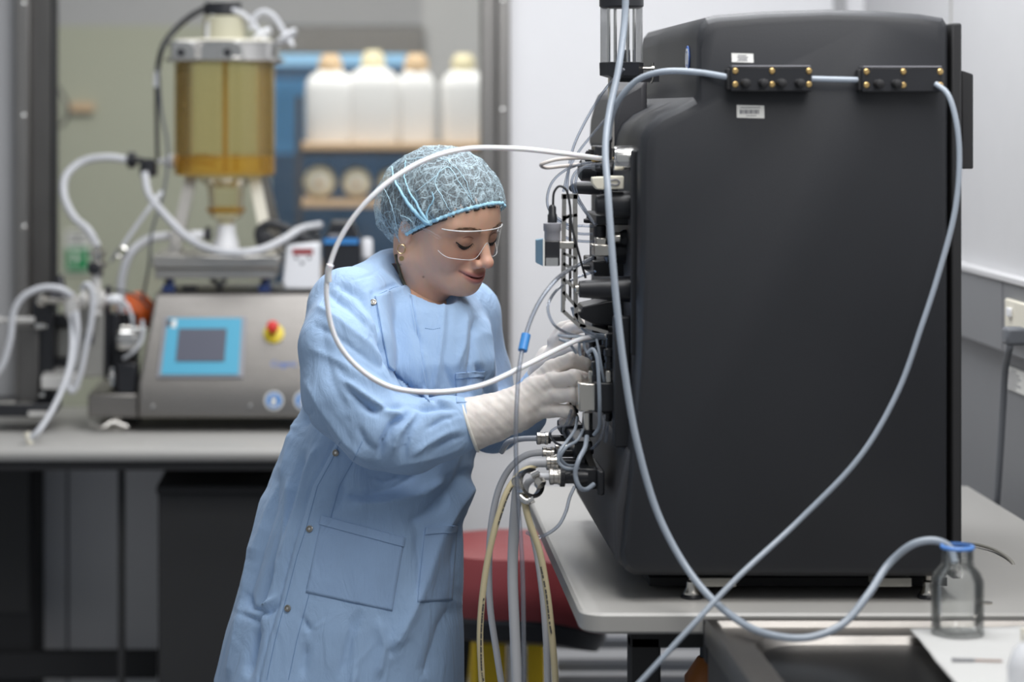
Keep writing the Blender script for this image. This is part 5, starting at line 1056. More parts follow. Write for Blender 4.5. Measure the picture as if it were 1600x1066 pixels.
for ch in ([sh_n, P(550, 590, 3.79), P(600, 676, 3.76), P(735, 662, 3.745), P(806, 638, 3.74)], [sh_f, P(748, 600, 4.10), P(778, 655, 4.07), P(838, 606, 4.0), P(850, 585, 3.99)]):
    for a_, b_ in zip(ch[:-1], ch[1:]): f = smin(f, rc(a_, b_, .030, .022), .02)
f = np.maximum(f, B0.Z - 1.36 + .02)
B0.f = f; V2, Q2 = nets(B0); V2 = relax(V2, Q2, 2)
c2 = np.tile(base, (len(V2), 1)); c2[V2[:, 2] < 1.0] = (.03, .032, .04)
bV = np.concatenate([headV, V2]); bQ = np.concatenate([headQ, Q2 + len(headV)]); bc = np.concatenate([headcol, c2])
body = mesh_obj('body', bV, bQ, skin_m, person, True, None, fixn=False)
ca = body.data.color_attributes.new('tone', 'FLOAT_COLOR', 'POINT'); ca.data.foreach_set('color', np.concatenate([bc, np.ones((len(bc), 1))], 1).astype(np.float32).ravel())
hbvh = BVHTree.FromPolygons([Vector(p) for p in headV], [tuple(map(int, q)) for q in headQ])
def on_face(y, z, off=0.0, x0=.2):
    h = hbvh.ray_cast(hl(x0, y, z), -fwd); p = h[0] if h[0] else hl(.08, y, z); return p + fwd * off
# eyelids line, lashes, brows
for s_ in (-1, 1):
    lid = [on_face(s_ * y, z, .0004) for y, z in ((.0175, -.0045), (.022, -.0085), (.029, -.0105), (.036, -.0095), (.043, -.0055), (.047, -.002))]
    MB().path(lid, [.0005, .0012, .0016, .0015, .0009], 6).build('eyelash', mat('lash', (.02, .014, .012), .7), person)
    q = MB()
    for k in range(11):
        t = k / 10; p = smooth_path(lid, 4); p = p[int(t * (len(p) - 1))]; q.path([p, p + fwd * .0035 - upv * .0035 + lft * s_ * (t - .3) * .003], [.0004, .0001], 5, 2)
    q.build('lashes', bpy.data.materials['lash'], person)
    MB().path([on_face(s_ * y, z, -.0002) for y, z in ((.0195, -.0080), (.026, -.0118), (.033, -.0128), (.040, -.0100), (.0445, -.0068))], [.0004, .0017, .0021, .0015, .0004], 8).build('eye', mat('eye_dark', (.035, .035, .04), .15), person)
    crease = [on_face(s_ * y, z, .0001) for y, z in ((.018, .004), (.026, .0075), (.035, .0075), (.044, .003))]
    MB().path(crease, [.0002, .0007, .0007, .0002], 6).build('eyelid_crease', mat('lid_crease', (.36, .17, .13), .6), person)
    q = MB(); rnd = random.Random(3)
    for k in range(90):
        t = rnd.random(); y = .013 + .040 * t; z = .0205 + .006 * math.sin(t * 2.4) - .004 * t + rnd.uniform(-.0022, .0022) * (1 - .6 * t)
        p = on_face(s_ * y, z, .0003); q.path([p, p + lft * s_ * .0045 + upv * (.0016 - .003 * t) + fwd * .0002], [.00035, .00015], 4, 1)
    q.build('eyebrow', mat('brow_hair', (.13, .075, .045), .7), person)
# earring and lobe
e0 = hl(-.010, -.080, -.034)
MB().path([e0 + Vector((math.cos(a) * .0062, -.001, math.sin(a) * .0072 - .006)) for a in [i * math.pi / 8 for i in range(17)]], .0009, 8, 2).build('hoop_earring', M['gold'], person)
MB().lathe(e0 + Vector((0, -.002, -.021)), (.2, -1, 0), [(0, .0042), (.0012, .0042)], 16).build('earring_disc', M['gold'], person)

# ---- hair and hair net
O_ = (-.012, 0.0, .02)
tt = Vector((.791, 0, .612)); nn = Vector((-.612, 0, .791))
def ray(d, els):
    out = []
    for c, r in els:
        ox, oy, oz = [(O_[i] - c[i]) / r[i] for i in range(3)]; ex, ey, ez = [d[i] / r[i] for i in range(3)]
        A = ex * ex + ey * ey + ez * ez; Bq = ox * ex + oy * ey + oz * ez; Cq = ox * ox + oy * oy + oz * oz - 1; D_ = Bq * Bq - A * Cq
        out.append((-Bq + math.sqrt(D_)) / A if D_ > 0 else 0)
    k = .006; m = max(out); return m + k * math.log(sum(math.exp((o - m) / k) for o in out))
NET = [((-.006, 0, .030), (.108, .087, .096)), ((-.078, 0, .010), (.058, .064, .074))]
HAIR = [((-.008, 0, .029), (.1030, .0805, .0920)), ((-.072, 0, .008), (.050, .053, .062))]
def cap_shell(els, h, na, ne, disp, e_end=90):
    rings_ = []
    for j in range(na):
        a = 2 * math.pi * j / na; rad = tt * math.cos(a) + Vector((0, 1, 0)) * math.sin(a)
        lo_, hi_ = -80.0, 30.0
        for _ in range(22):
            m = (lo_ + hi_) / 2; d = rad * math.cos(R(m)) + nn * math.sin(R(m))
            if ray(d, els) * math.sin(R(m)) < -h: lo_ = m
            else: hi_ = m
        er = (lo_ + hi_) / 2; colm = []
        for i in range(ne + 1):
            t = i / ne; e = er + (89.9 - er) * t; d = rad * math.cos(R(e)) + nn * math.sin(R(e)); rr = ray(d, els)
            rr += disp(a, t, d * rr); colm.append(Vector(O_) + d * rr)
        rings_.append(colm)
    return [[hl(*rings_[j][i]) for j in range(na)] for i in range(ne + 1)]
def nd(a, t, p):
    pl_ = .0014 * math.sin(a * 46 + 3 * noise.noise(p * 30)) * max(0, 1 - t * 3.2) + .0016 * math.sin(a * 21 + 5 * noise.noise(p * 18)) * math.exp(-((t - .2) / .25) ** 2)
    w_ = abs(noise.noise(p * 26 + Vector((3, 0, 0)))); r2 = abs(noise.noise(p * 55))
    return pl_ + .007 * (.25 - w_) + .0035 * (.25 - r2) - .003 * max(0, 1 - t / .05) ** 1
netr = cap_shell(NET, .034, 260, 90, nd)
net_m = bpy.data.materials.new('net_fabric'); net_m.use_nodes = True; nt = net_m.node_tree; N = nt.nodes; L = nt.links; N.remove(N['Principled BSDF'])
tc = N.new('ShaderNodeTexCoord')
nzd = N.new('ShaderNodeTexNoise'); nzd.inputs['Scale'].default_value = 22; L.new(tc.outputs['Object'], nzd.inputs[0])
add = N.new('ShaderNodeVectorMath'); add.operation = 'MULTIPLY_ADD'; add.inputs[1].default_value = (.035, .035, .035); L.new(nzd.outputs['Color'], add.inputs[0]); L.new(tc.outputs['Object'], add.inputs[2])
vo = N.new('ShaderNodeTexVoronoi'); vo.feature = 'DISTANCE_TO_EDGE'; vo.inputs['Scale'].default_value = 34; L.new(add.outputs[0], vo.inputs['Vector'])
mr = N.new('ShaderNodeMapRange'); mr.inputs[1].default_value = 0; mr.inputs[2].default_value = .05; mr.inputs[3].default_value = .42; mr.inputs[4].default_value = 0.0; L.new(vo.outputs['Distance'], mr.inputs[0])
mp = N.new('ShaderNodeMapping'); mp.inputs['Scale'].default_value = (1, 1, .25); mp.inputs['Rotation'].default_value = (0, R(-25), 0); L.new(add.outputs[0], mp.inputs[0])
vo2 = N.new('ShaderNodeTexVoronoi'); vo2.feature = 'DISTANCE_TO_EDGE'; vo2.inputs['Scale'].default_value = 95; L.new(mp.outputs[0], vo2.inputs['Vector'])
mr2 = N.new('ShaderNodeMapRange'); mr2.inputs[1].default_value = 0; mr2.inputs[2].default_value = .10; mr2.inputs[3].default_value = .30; mr2.inputs[4].default_value = 0.0; L.new(vo2.outputs['Distance'], mr2.inputs[0])
mxx = N.new('ShaderNodeMath'); mxx.operation = 'MAXIMUM'; L.new(mr.outputs[0], mxx.inputs[0]); L.new(mr2.outputs[0], mxx.inputs[1])
nf = N.new('ShaderNodeTexNoise'); nf.inputs['Scale'].default_value = 420; L.new(tc.outputs['Object'], nf.inputs[0])
mrf = N.new('ShaderNodeMapRange'); mrf.inputs[1].default_value = .35; mrf.inputs[2].default_value = .65; mrf.inputs[3].default_value = .10; mrf.inputs[4].default_value = .38; L.new(nf.outputs['Fac'], mrf.inputs[0])
mm_ = N.new('ShaderNodeMath'); mm_.operation = 'ADD'; mm_.use_clamp = True; L.new(mxx.outputs[0], mm_.inputs[0]); L.new(mrf.outputs[0], mm_.inputs[1])
df = N.new('ShaderNodeBsdfDiffuse'); df.inputs[0].default_value = (.62, .80, .90, 1); trn = N.new('ShaderNodeBsdfTransparent')
ms = N.new('ShaderNodeMixShader'); L.new(mm_.outputs[0], ms.inputs[0]); L.new(trn.outputs[0], ms.inputs[1]); L.new(df.outputs[0], ms.inputs[2]); L.new(ms.outputs[0], N['Material Output'].inputs[0])
q = MB().rings(netr, False); net = q.build('hair_net', net_m, person, ang=None)
hb = cap_shell(HAIR, .0345, 120, 50, lambda a, t, p: .0016 * math.sin(a * 60 + 8 * noise.noise(p * 20)) + .002 * noise.noise(p * 60))
MB().rings(hb, False).build('hair', M['hair'], person, ang=None)
M['band'] = mat('net_elastic', (.40, .70, .88), .8, var=.12, vs=150)
# gathered elastic band and the gathered seam
rim = netr[2]; bandr = []
q = MB(); n_ = len(rim); cen = sum(rim, Vector()) / n_; pr_ = []
for j in range(n_):
    p = rim[j]; o_ = (p - cen).normalized(); ax = (fwd * nn.x + upv * nn.z); k = .75 + .45 * math.sin(j * 2.1) * (0.5 + noise.noise(Vector((j * .3, 0, 0))))
    pr_.append([p + o_ * (.0022 * k * math.cos(b_)) + ax * (.0038 * k * math.sin(b_)) for b_ in [2 * math.pi * i / 8 for i in range(8)]])
pr_.append(pr_[0]); q.rings(pr_, False); q.build('elastic_band', M['band'], net, ang=None)
nb = BVHTree.FromPolygons([p for r in netr for p in r], [(i * 260 + j, i * 260 + (j + 1) % 260, (i + 1) * 260 + (j + 1) % 260, (i + 1) * 260 + j) for i in range(90) for j in range(260)])
EYE = Vector((0, 0, CZ))
def onto(bvh, u, v, off=0.0, dflt=3.9):
    d = (P(u, v, 4.0) - EYE).normalized(); h = bvh.ray_cast(EYE, d)
    return (h[0] + h[1].normalized() * off * (1 if h[1].dot(d) < 0 else -1)) if h[0] else P(u, v, dflt)
for pts, r0 in ((((613, 262), (618, 284), (628, 302), (640, 320), (652, 334), (664, 345), (672, 350)), (.0012, .0018, .0026, .0034, .0045, .003)), (((634, 252), (632, 276), (640, 300), (652, 320), (662, 338), (670, 348)), (.0007, .0010, .0014, .002, .0026, .002)),
                (((672, 350), (690, 346), (706, 338)), (.003, .0018, .001)), (((668, 346), (668, 330), (678, 312), (676, 300)), (.002, .0014, .001, .0006)), (((650, 300), (676, 280), (700, 262), (722, 292), (742, 318)), (.0005, .0008, .0009, .0007, .0005)), (((700, 252), (724, 276), (738, 312)), (.0004, .0007, .0005)), (((640, 250), (668, 246), (700, 250)), (.0004, .0007, .0004)), (((600, 292), (612, 320), (620, 352), (628, 372)), (.0006, .0009, .0008, .0005)), (((626, 336), (640, 342), (650, 356)), (.0005, .0009, .0006)), (((690, 262), (680, 286), (690, 306), (704, 330)), (.0005, .0007, .0008, .0005))):
    ps = smooth_path([onto(nb, u, v, .0008) for u, v in pts], 8); ps = [p + Vector((noise.noise(p * 140), 0, noise.noise(p * 140 + Vector((9, 0, 0))))) * .0016 for p in ps]
    MB().path(ps, list(r0), 8, 0).build('gathered_fold', M['band'] if r0[0] > .001 or r0[-1] > .0015 else mat('net_fold', (.55, .78, .90), .8), net, ang=None)

# ---- safety glasses
gl_ = MB(); nA, nZ = 48, 8; rows = []
def lensp(th, t):
    a = R(th); top = .021 + .003 * math.cos(a * 2.2); ct_ = abs(math.sin(a)) * .078
    bot = -.026 + .028 * math.exp(-(ct_ / .013) ** 2) + .010 * max(0, (abs(th) - 48) / 20) ** 2
    z = bot + (top - bot) * t; return hl(.030 + .070 * math.cos(a) - .05 * (z) ** 2 * 10 * .2, .0735 * math.sin(a), z - .002)
for i in range(nZ + 1): rows.append([lensp(-66 + 132 * k / nA, i / nZ) for k in range(nA + 1)])
gl_.rings(rows, False, closed=False); gg = gl_.build('safety_glasses', M['lens'], person, ang=None)
rimm = mat('clear_rim', (.80, .80, .80), .15, spec=.8)
MB().path([lensp(-66 + 132 * k / nA, 1) for k in range(nA + 1)], .0010, 8, 1).build('upper_rim', rimm, gg)
MB().path([lensp(-66 + 132 * k / nA, 0) for k in range(nA + 1)], .00055, 8, 1).build('lower_rim', rimm, gg)
for s_ in (-1, 1):
    MB().path([lensp(s_ * 66, .55), hl(.035, .0745 * s_, .006), hl(-.01, .0815 * s_, .004)], [.0028, .0022, .0018], 8).build('temple', M['lens'], gg)
MB().path([hl(.094, -.008, -.008), hl(.098, 0, .002), hl(.094, .008, -.008)], .0012, 8).build('nose_bridge', M['lens'], gg)

# ---- collar under the gown, lanyard
ax = (NK0 - NK1).normalized()
MB().lathe(P(640, 462, 4.01), ax, [(-.01, .066), (.02, .0605), (.046, .0600), (.052, .0615), (.046, .0585), (.0, .0585)], 40, False).build('shirt_collar', M['shirt'], person)
MB().lathe(P(638, 462, 4.01), ax, [(.0, .0575), (.05, .0570), (.053, .0565), (.05, .0555), (.0, .0555)], 40, False).build('collar_lining', M['shirt2'], person)

# ---- the gown
F = Field((px(318, 3.9), 3.60, .44), (px(862, 3.9), 4.34, 1.435), .0036)
tab = [(395, 600, 640, 4.03, .050), (420, 588, 680, 4.01, .062), (450, 560, 716, 4.00, .090), (480, 524, 748, 3.995, .122), (520, 500, 770, 4.0, .150), (560, 490, 778, 4.0, .17), (620, 479, 780, 4.0, .17), (660, 464, 768, 4.0, .165), (700, 447, 748, 4.0, .165), (740, 428, 737, 4.0, .17), (820, 402, 726, 3.99, .185), (950, 366, 723, 3.98, .20), (1066, 332, 723, 3.98, .21), (1300, 290, 716, 3.98, .23)]
zt_a = np.array([CZ - (v - CV) * 3.95 / FPX for v, *_ in tab])[::-1]
il = lambda k: np.interp(F.Z.ravel(), zt_a, np.array([k(t) for t in tab])[::-1]).reshape(F.Z.shape).astype(np.float32)
cxz = il(lambda t: px((t[1] + t[2]) / 2, 3.95)); hwz = il(lambda t: S((t[2] - t[1]) / 2, 3.95)); cyz = il(lambda t: t[3]); hdz = il(lambda t: t[4])
ex_ = np.abs((F.X - cxz) / hwz); ey_ = np.abs((F.Y - cyz) / hdz); pw = 2.3
f = ((ex_ ** pw + ey_ ** pw) ** (1 / pw) - 1) * np.minimum(hwz, hdz)
f = smax(f, F.Z - pz(402, 3.97), .03)
rc = lambda a, b, ra, rb: rcone(F, a, b, ra, rb)
f = smin(f, rc(P(612, 436, 4.02), P(548, 482, 3.87), .048, .060), .03)
f = smin(f, rc(P(688, 480, 4.04), P(730, 490, 4.10), .045, .052), .04)
SN = [(P(546, 482, 3.85), .066), (P(541, 545, 3.80), .072), (P(548, 615, 3.77), .072), (P(592, 668, 3.75), .0625), (P(640, 680, 3.745), .054), (P(700, 668, 3.74), .0445), (P(742, 660, 3.74), .0355)]
sl = None
for (a_, ra), (b_, rb) in zip(SN[:-1], SN[1:]):
    k_ = rc(a_, b_, ra, rb); sl = k_ if sl is None else smin(sl, k_, .02)
cd = (SN[-1][0] - SN[-2][0]).normalized(); pc = SN[-1][0] + cd * .002
sl = np.maximum(sl, (F.X - pc.x) * cd.x + (F.Y - pc.y) * cd.y + (F.Z - pc.z) * cd.z)
sfr = None; SF = [(P(735, 492, 4.10), .052), (P(748, 590, 4.11), .052), (P(772, 660, 4.08), .048), (P(812, 650, 4.02), .040), (P(838, 622, 3.99), .035), (P(850, 596, 3.985), .031)]
for (a_, ra), (b_, rb) in zip(SF[:-1], SF[1:]):
    k_ = rc(a_, b_, ra, rb); sfr = k_ if sfr is None else smin(sfr, k_, .02)
f = smin(f, sfr, .02); f = smin(f, sl, .014)
# neck opening, cut slanting: high at the nape, low in front
f = smax(f, -rc(P(680, 450, 3.93), HC + Vector((-.062, -.028, .0)), .0400, .079), .004)
F.f = f; V, Q = nets(F); V = relax(V, Q, 3, .5)
Nn = vnormals(V, Q)
U = CU + V[:, 0] * FPX / V[:, 1]; W = CV + (CZ - V[:, 2]) * FPX / V[:, 1]
face_ = np.clip((-Nn[:, 1] + .35) / .5, 0, 1)
front = np.clip((4.06 - V[:, 1]) / .06, 0, 1) * face_
# which surface: sleeve or trunk (the sleeve stands nearer)
def segd(p, a, b):
    d = b - a; t = np.clip(((p - a) @ d) / (d @ d), 0, 1); return np.linalg.norm(p - a - t[:, None] * d, axis=1)
ds = np.min([segd(V, np.array(a_[0]), np.array(b_[0])) - max(a_[1], b_[1]) for a_, b_ in zip(SN[:-1], SN[1:])], 0)
slv = np.clip((.012 - ds) / .012, 0, 1); trk = 1 - slv
print('gown verts', len(V)); disp = np.zeros(len(V))
def crease(pts, w_, amp, mask, taper=True):
    """soft valley (amp<0) or ridge (amp>0) along a line; w_ px, amp mm"""
    global disp
    d, sd = poly_dist(U, W, pts); k = .55 * np.exp(-(d / (w_ * .9)) ** 2) + .65 * np.exp(-np.abs(d) / (w_ * .6)); amp = amp * 1.55
    if taper:
        x0, y0 = pts[0]; x1, y1 = pts[-1]; e = np.minimum(np.hypot(U - x0, W - y0), np.hypot(U - x1, W - y1)); k = k * np.clip(e / 22, .15, 1)
    disp += amp * .001 * k * mask * front
def step(pts, amp, mask, w_=2.5, reach=60, sgn=1):
    """edge of an overlapping layer: raised on one side of the line, falling away slowly"""
    global disp
    d, sd = poly_dist(U, W, pts); s_ = d * sd * sgn; disp += amp * .001 * (1 / (1 + np.exp(-s_ / w_ * 2))) * np.exp(-np.clip(s_, 0, 1e9) / reach) * mask * front * (d < 200)
# placket edge
plk = [(560, 600), (545, 650), (526, 690), (512, 720), (490, 760), (474, 820), (458, 870), (440, 940), (424, 1000), (410, 1066), (395, 1130)]
step(plk, 2.6, trk, 1.8, 70, -1); crease([(a + 3 if False else a - 3, b_) for a, b_ in plk], 2.5, -1.6, trk, False)
step([(a + 38, b_) for a, b_ in plk], -1.4, trk, 1.6, 30, -1)
flap = [(584, 460), (588, 482), (596, 505), (602, 535), (606, 570)]
crease([(a - 4, b_) for a, b_ in flap], 3, -3.0, 1 + 0 * trk, False)
crease([(586, 458), (612, 446), (640, 440)], 3, -2.6, 1 + 0 * trk); crease([(588, 466), (614, 453), (642, 447)], 5, 2.5, 1 + 0 * trk)
crease([(645, 450), (652, 500), (663, 560), (668, 610)], 4, 2.0, trk)
crease([(694, 462), (692, 500), (686, 560), (676, 620)], 5, 2.4, trk); crease([(703, 462), (701, 520), (695, 570)], 6, -1.5, trk)
crease([(665, 514), (690, 512)], 3, -1.2, trk)
# sleeve folds
crease([(596, 530), (606, 562), (622, 588), (650, 614), (700, 638)], 6, -5.5, 1 + 0 * trk)
SF_ = [([(505, 452), (540, 478), (585, 520), (606, 556)], 9, -4), ([(492, 476), (530, 500), (575, 536), (604, 572)], 8, 3.5), ([(520, 440), (560, 462), (590, 500), (602, 530)], 8, -4), ([(486, 505), (520, 522), (566, 555), (612, 585)], 7, -3.2),
       ([(478, 540), (520, 560), (570, 590), (630, 610)], 9, 3), ([(500, 500), (506, 540), (520, 600), (545, 650)], 12, -3), ([(560, 560), (600, 590), (640, 630)], 8, -3.5), ([(474, 590), (500, 640), (540, 690), (580, 726)], 8, 3.2),
       ([(528, 585), (560, 610), (600, 640), (640, 655)], 7, 4.5), ([(532, 597), (560, 624), (596, 650)], 6, -4.5), ([(640, 632), (612, 640), (580, 640), (556, 630)], 6, -3.5), ([(646, 640), (632, 652), (612, 664), (598, 690), (592, 722)], 6, -6), ([(652, 640), (640, 660), (622, 680), (610, 716)], 5, 4.5),
       ([(660, 642), (640, 668), (632, 700), (630, 722)], 6, -3.5), ([(642, 636), (662, 640), (690, 636), (720, 640)], 5, -4.5), ([(650, 628), (680, 628), (722, 630)], 6, 4), ([(722, 648), (690, 656), (660, 676)], 5, -3.8), ([(732, 668), (700, 676), (664, 694), (640, 716)], 6, 3.2),
       ([(736, 680), (706, 688), (672, 706)], 5, -3.4), ([(520, 560), (540, 590), (560, 600)], 6, -3), ([(560, 480), (572, 500), (580, 530)], 7, 3.2), ([(556, 660), (570, 690), (592, 712)], 7, -3), ([(700, 650), (716, 654), (732, 652)], 4, 2), ([(606, 730), (640, 722), (690, 712), (735, 696)], 6, 1.6)]
for p_, w_, a_ in SF_: crease(p_, w_, a_ * 1.2, slv)
# trunk folds
TF = [([(476, 700), (462, 760), (436, 850), (410, 940), (384, 1060)], 10, -4), ([(500, 690), (478, 740), (456, 820), (432, 900), (400, 1000)], 9, 3.5), ([(462, 664), (448, 720), (420, 800), (396, 880)], 8, 3.5), ([(440, 730), (428, 800), (404, 880), (380, 960)], 7, -4), ([(452, 742), (446, 800), (436, 860), (430, 900)], 5, 3),
      ([(420, 760), (398, 850), (378, 960), (352, 1066)], 8, 3), ([(384, 920), (392, 950), (420, 960), (442, 940)], 5, -3.5), ([(395, 960), (415, 948), (438, 928)], 4, 3.5), ([(372, 956), (396, 968), (412, 985)], 5, -3), ([(404, 970), (398, 1010), (390, 1066)], 8, -3.5),
      ([(735, 726), (700, 770), (668, 800), (630, 822)], 14, -4), ([(740, 745), (714, 790), (690, 830), (664, 900), (640, 960), (610, 1020)], 15, 5), ([(700, 745), (660, 772), (600, 786), (546, 790)], 12, 4), ([(660, 735), (620, 760), (570, 774), (530, 770)], 9, -3.5), ([(724, 800), (712, 850), (704, 900)], 9, -3.5),
      ([(716, 940), (690, 980), (660, 1066)], 14, -3.5), ([(560, 950), (548, 1000), (532, 1066)], 9, -3), ([(590, 960), (600, 1010), (590, 1066)], 10, 3.5), ([(556, 1040), (552, 1066), (545, 1090)], 5, 3.5), ([(470, 958), (482, 985), (508, 970)], 5, -3), ([(474, 990), (492, 980), (512, 968)], 4, 3), ([(480, 1000), (470, 1066)], 10, -3),
      ([(720, 640), (735, 600), (742, 540), (744, 490)], 9, -4.5), ([(756, 480), (766, 540), (768, 600)], 7, 3.5), ([(730, 480), (724, 540), (712, 580)], 8, 3), ([(745, 560), (760, 600), (775, 640)], 6, -4), ([(772, 520), (780, 570), (786, 610)], 6, -3), ([(610, 560), (630, 600), (640, 640)], 6, 2.5), ([(640, 500), (655, 530), (664, 560)], 8, -2.5), ([(690, 560), (706, 600), (720, 625)], 7, -2.5),
      ([(466, 650), (460, 668), (470, 664)], 5, 5), ([(470, 676), (480, 650), (500, 640)], 8, -5), ([(650, 820), (655, 880), (648, 940)], 8, -2.5), ([(540, 740), (530, 790), (512, 800)], 8, -2.5), ([(570, 740), (600, 752), (640, 740)], 8, -3), ([(792, 600), (786, 640), (800, 660)], 6, -3), ([(800, 640), (790, 670), (780, 690)], 5, -4), ([(822, 640), (816, 660), (804, 676)], 5, -3)]
for p_, w_, a_ in TF: crease(p_, w_, a_ * 1.35, trk)
# shoulder seam and sleeve seam
crease([(540, 432), (552, 438), (580, 430), (600, 412)], 2.0, -1.4, 1 + 0 * trk); crease([(548, 438), (532, 452), (520, 480)], 2.2, -1.6, 1 + 0 * trk)
for i, v in enumerate(V):
    p = Vector(v); q_ = Vector((p.x * 1.0 - p.z * .3, p.y, p.z * .42)); hem = min(1, max(0, (1.05 - p.z) / .3))
    disp[i] += .0045 * (noise.noise(q_ * 11) + .5 * noise.noise(q_ * 24 + Vector((5, 5, 5)))) + .010 * hem * noise.noise(Vector((p.x * 9 + p.z * 1.8, p.y * 9, p.z * .8)))
    rg = max(0, 1 - abs(noise.noise(q_ * 15 + Vector((2, 7, 1)))) * 9); disp[i] += .0022 * rg * max(0, noise.noise(q_ * 7 + Vector((11, 0, 3))) + .15)
fade = np.clip((np.linalg.norm(V - np.array(P(742, 660, 3.74)), axis=1) - .036) / .04, .1, 1) * np.clip((np.linalg.norm(V - np.array(P(655, 420, 3.97)), axis=1) - .055) / .03, .15, 1)
V = V + Nn * (disp * fade)[:, None]
gown = mesh_obj('gown', V, Q, M['coat'], person, True, None, fixn=False)
gb_ = BVHTree.FromPolygons([Vector(p) for p in V], [tuple(map(int, q)) for q in Q])
def patch(name, q4, m, thick=.0016, n=26, off=.0006, hemband=None, par=None):
    a, b_, c_, d_ = q4; vs = []
    for i in range(n + 1):
        for j in range(n + 1):
            s_, t_ = j / n, i / n; u = (a[0] * (1 - s_) + b_[0] * s_) * (1 - t_) + (d_[0] * (1 - s_) + c_[0] * s_) * t_; v = (a[1] * (1 - s_) + b_[1] * s_) * (1 - t_) + (d_[1] * (1 - s_) + c_[1] * s_) * t_
            p = onto(gb_, u, v, off); vs.append(p)
    fs = [(i * (n + 1) + j, i * (n + 1) + j + 1, (i + 1) * (n + 1) + j + 1, (i + 1) * (n + 1) + j) for i in range(n) for j in range(n)]
    ar = np.array([tuple(p) for p in vs]).reshape(n + 1, n + 1, 3)
    for _ in range(3): ar[1:-1, 1:-1] = (ar[1:-1, 1:-1] * 2 + ar[:-2, 1:-1] + ar[2:, 1:-1] + ar[1:-1, :-2] + ar[1:-1, 2:]) / 6
    o = mesh_obj(name, ar.reshape(-1, 3), fs, m, par or gown, True, None)
    md = o.modifiers.new('thickness', 'SOLIDIFY'); md.thickness = thick; md.offset = 0; return o
WL[gown.name] = wl(person)
patch('front_flap', ((586, 463), (639, 444), (671, 628), (606, 573)), M['coat'], .003, 30, .0016)
p1 = patch('pocket', ((503, 808), (632, 842), (613, 955), (478, 926)), M['coat2']); patch('pocket_hem', ((502, 806), (633, 841), (631, 855), (499, 820)), M['coat2'], off=.0022, par=p1)
p2 = patch('pocket', ((664, 826), (714, 822), (706, 938), (652, 941)), M['coat2']); patch('pocket_hem', ((664, 825), (714, 821), (713, 832), (663, 836)), M['coat2'], off=.0022, n=14, par=p2)
p3 = patch('pocket', ((711, 584), (757, 581), (752, 628), (713, 630)), M['coat2'], n=16); patch('pocket_hem', ((711, 583), (757, 580), (757, 589), (711, 592)), M['coat2'], off=.0022, n=12, par=p3)
for u, v in ((583, 473), (525, 708), (484, 827), (450, 951)):
    c = onto(gb_, u, v, .001); c2_ = onto(gb_, u + 3, v, .001); nrm_ = gb_.find_nearest(c)[1]
    if nrm_.dot(c - EYE) > 0: nrm_ = -nrm_
    sp = MB().lathe(c, nrm_, [(0, .0055), (.0012, .0055), (.0018, .0042), (.0008, .0036), (.0008, .0001)], 24, False).build('snap', M['snap'], gown)
    MB().lathe(c, nrm_, [(.0005, .0022), (.0014, .0018), (.0015, .0001)], 16, False).build('snap_stud', M['chrome'], sp)
# stitching along the placket
sm2 = mat('stitch_thread', (.20, .33, .55), .9)
def stitch(pts, name='stitching', step_=2):
    q = MB(); ps = []
    for (x0, y0), (x1, y1) in zip(pts[:-1], pts[1:]):
        n = max(1, int(math.hypot(x1 - x0, y1 - y0) / 3.0)); ps += [(x0 + (x1 - x0) * i / n, y0 + (y1 - y0) * i / n) for i in range(n)]
    w3 = [onto(gb_, u, v, .0004) for u, v in ps]
    for i in range(0, len(w3) - 1, 1):
        if (w3[i + 1] - w3[i]).length < .02: q.path([w3[i], w3[i].lerp(w3[i + 1], .7)], .00045, 5, 1)
    if q.v: q.build(name, sm2, gown)
stitch([(a + 6, b_) for a, b_ in plk[2:-1]]); stitch([(a + 40, b_) for a, b_ in plk[2:-1]]); stitch([(588, 462), (614, 450), (640, 443)]); stitch([(588, 470), (596, 498), (604, 530)])
stitch([(478, 924), (545, 942), (613, 953)]); stitch([(503, 812), (478, 924)]); stitch([(630, 845), (613, 953)]); stitch([(506, 822), (560, 838), (628, 854)]); stitch([(652, 939), (706, 936)]); stitch([(664, 834), (713, 831)]); stitch([(600, 545), (592, 505), (586, 468)])
stitch([(664, 513), (676, 515), (692, 512)])
MB().path([onto(hbvh, u, v, .0015) for u, v in ((620, 398), (623, 412), (627, 428), (633, 444), (641, 458))], .0026, 8).build('lanyard', M['lanyard'], person)

# ---- gloves
def glove(lo, hi, h, prims, groups, cuff=None, wr=None):
    G = Field(lo, hi, h); f = None
    for grp, k in groups:
        gf = None
        for (a, b_, ra, rb) in grp:
            c = rcone(G, P(*a), P(*b_), ra, rb); gf = c if gf is None else smin(gf, c, .003)
        f = gf if f is None else smin(f, gf, k)
    if wr is not None: f = f + wr(G)
    if cuff: c, d = cuff; f = np.maximum(f, -((G.X - c.x) * d.x + (G.Y - c.y) * d.y + (G.Z - c.z) * d.z))
    G.f = f; V, Q = nets(G); return relax(V, Q, 1, .4), Q
def fing(pts, rs): return [(pts[i], pts[i + 1], rs[i], rs[i + 1]) for i in range(len(pts) - 1)]
wristp = (808, 640, 3.735)
palm = [((806, 640, 3.735), (842, 616, 3.735), .0315, .0300), ((838, 604, 3.745), (862, 580, 3.735), .020, .0155), ((836, 612, 3.73), (866, 596, 3.715), .022, .0150), ((836, 624, 3.73), (864, 617, 3.713), .022, .0150), ((830, 638, 3.735), (856, 639, 3.720), .022, .0140), ((842, 616, 3.76), (872, 612, 3.775), .020, .014)]
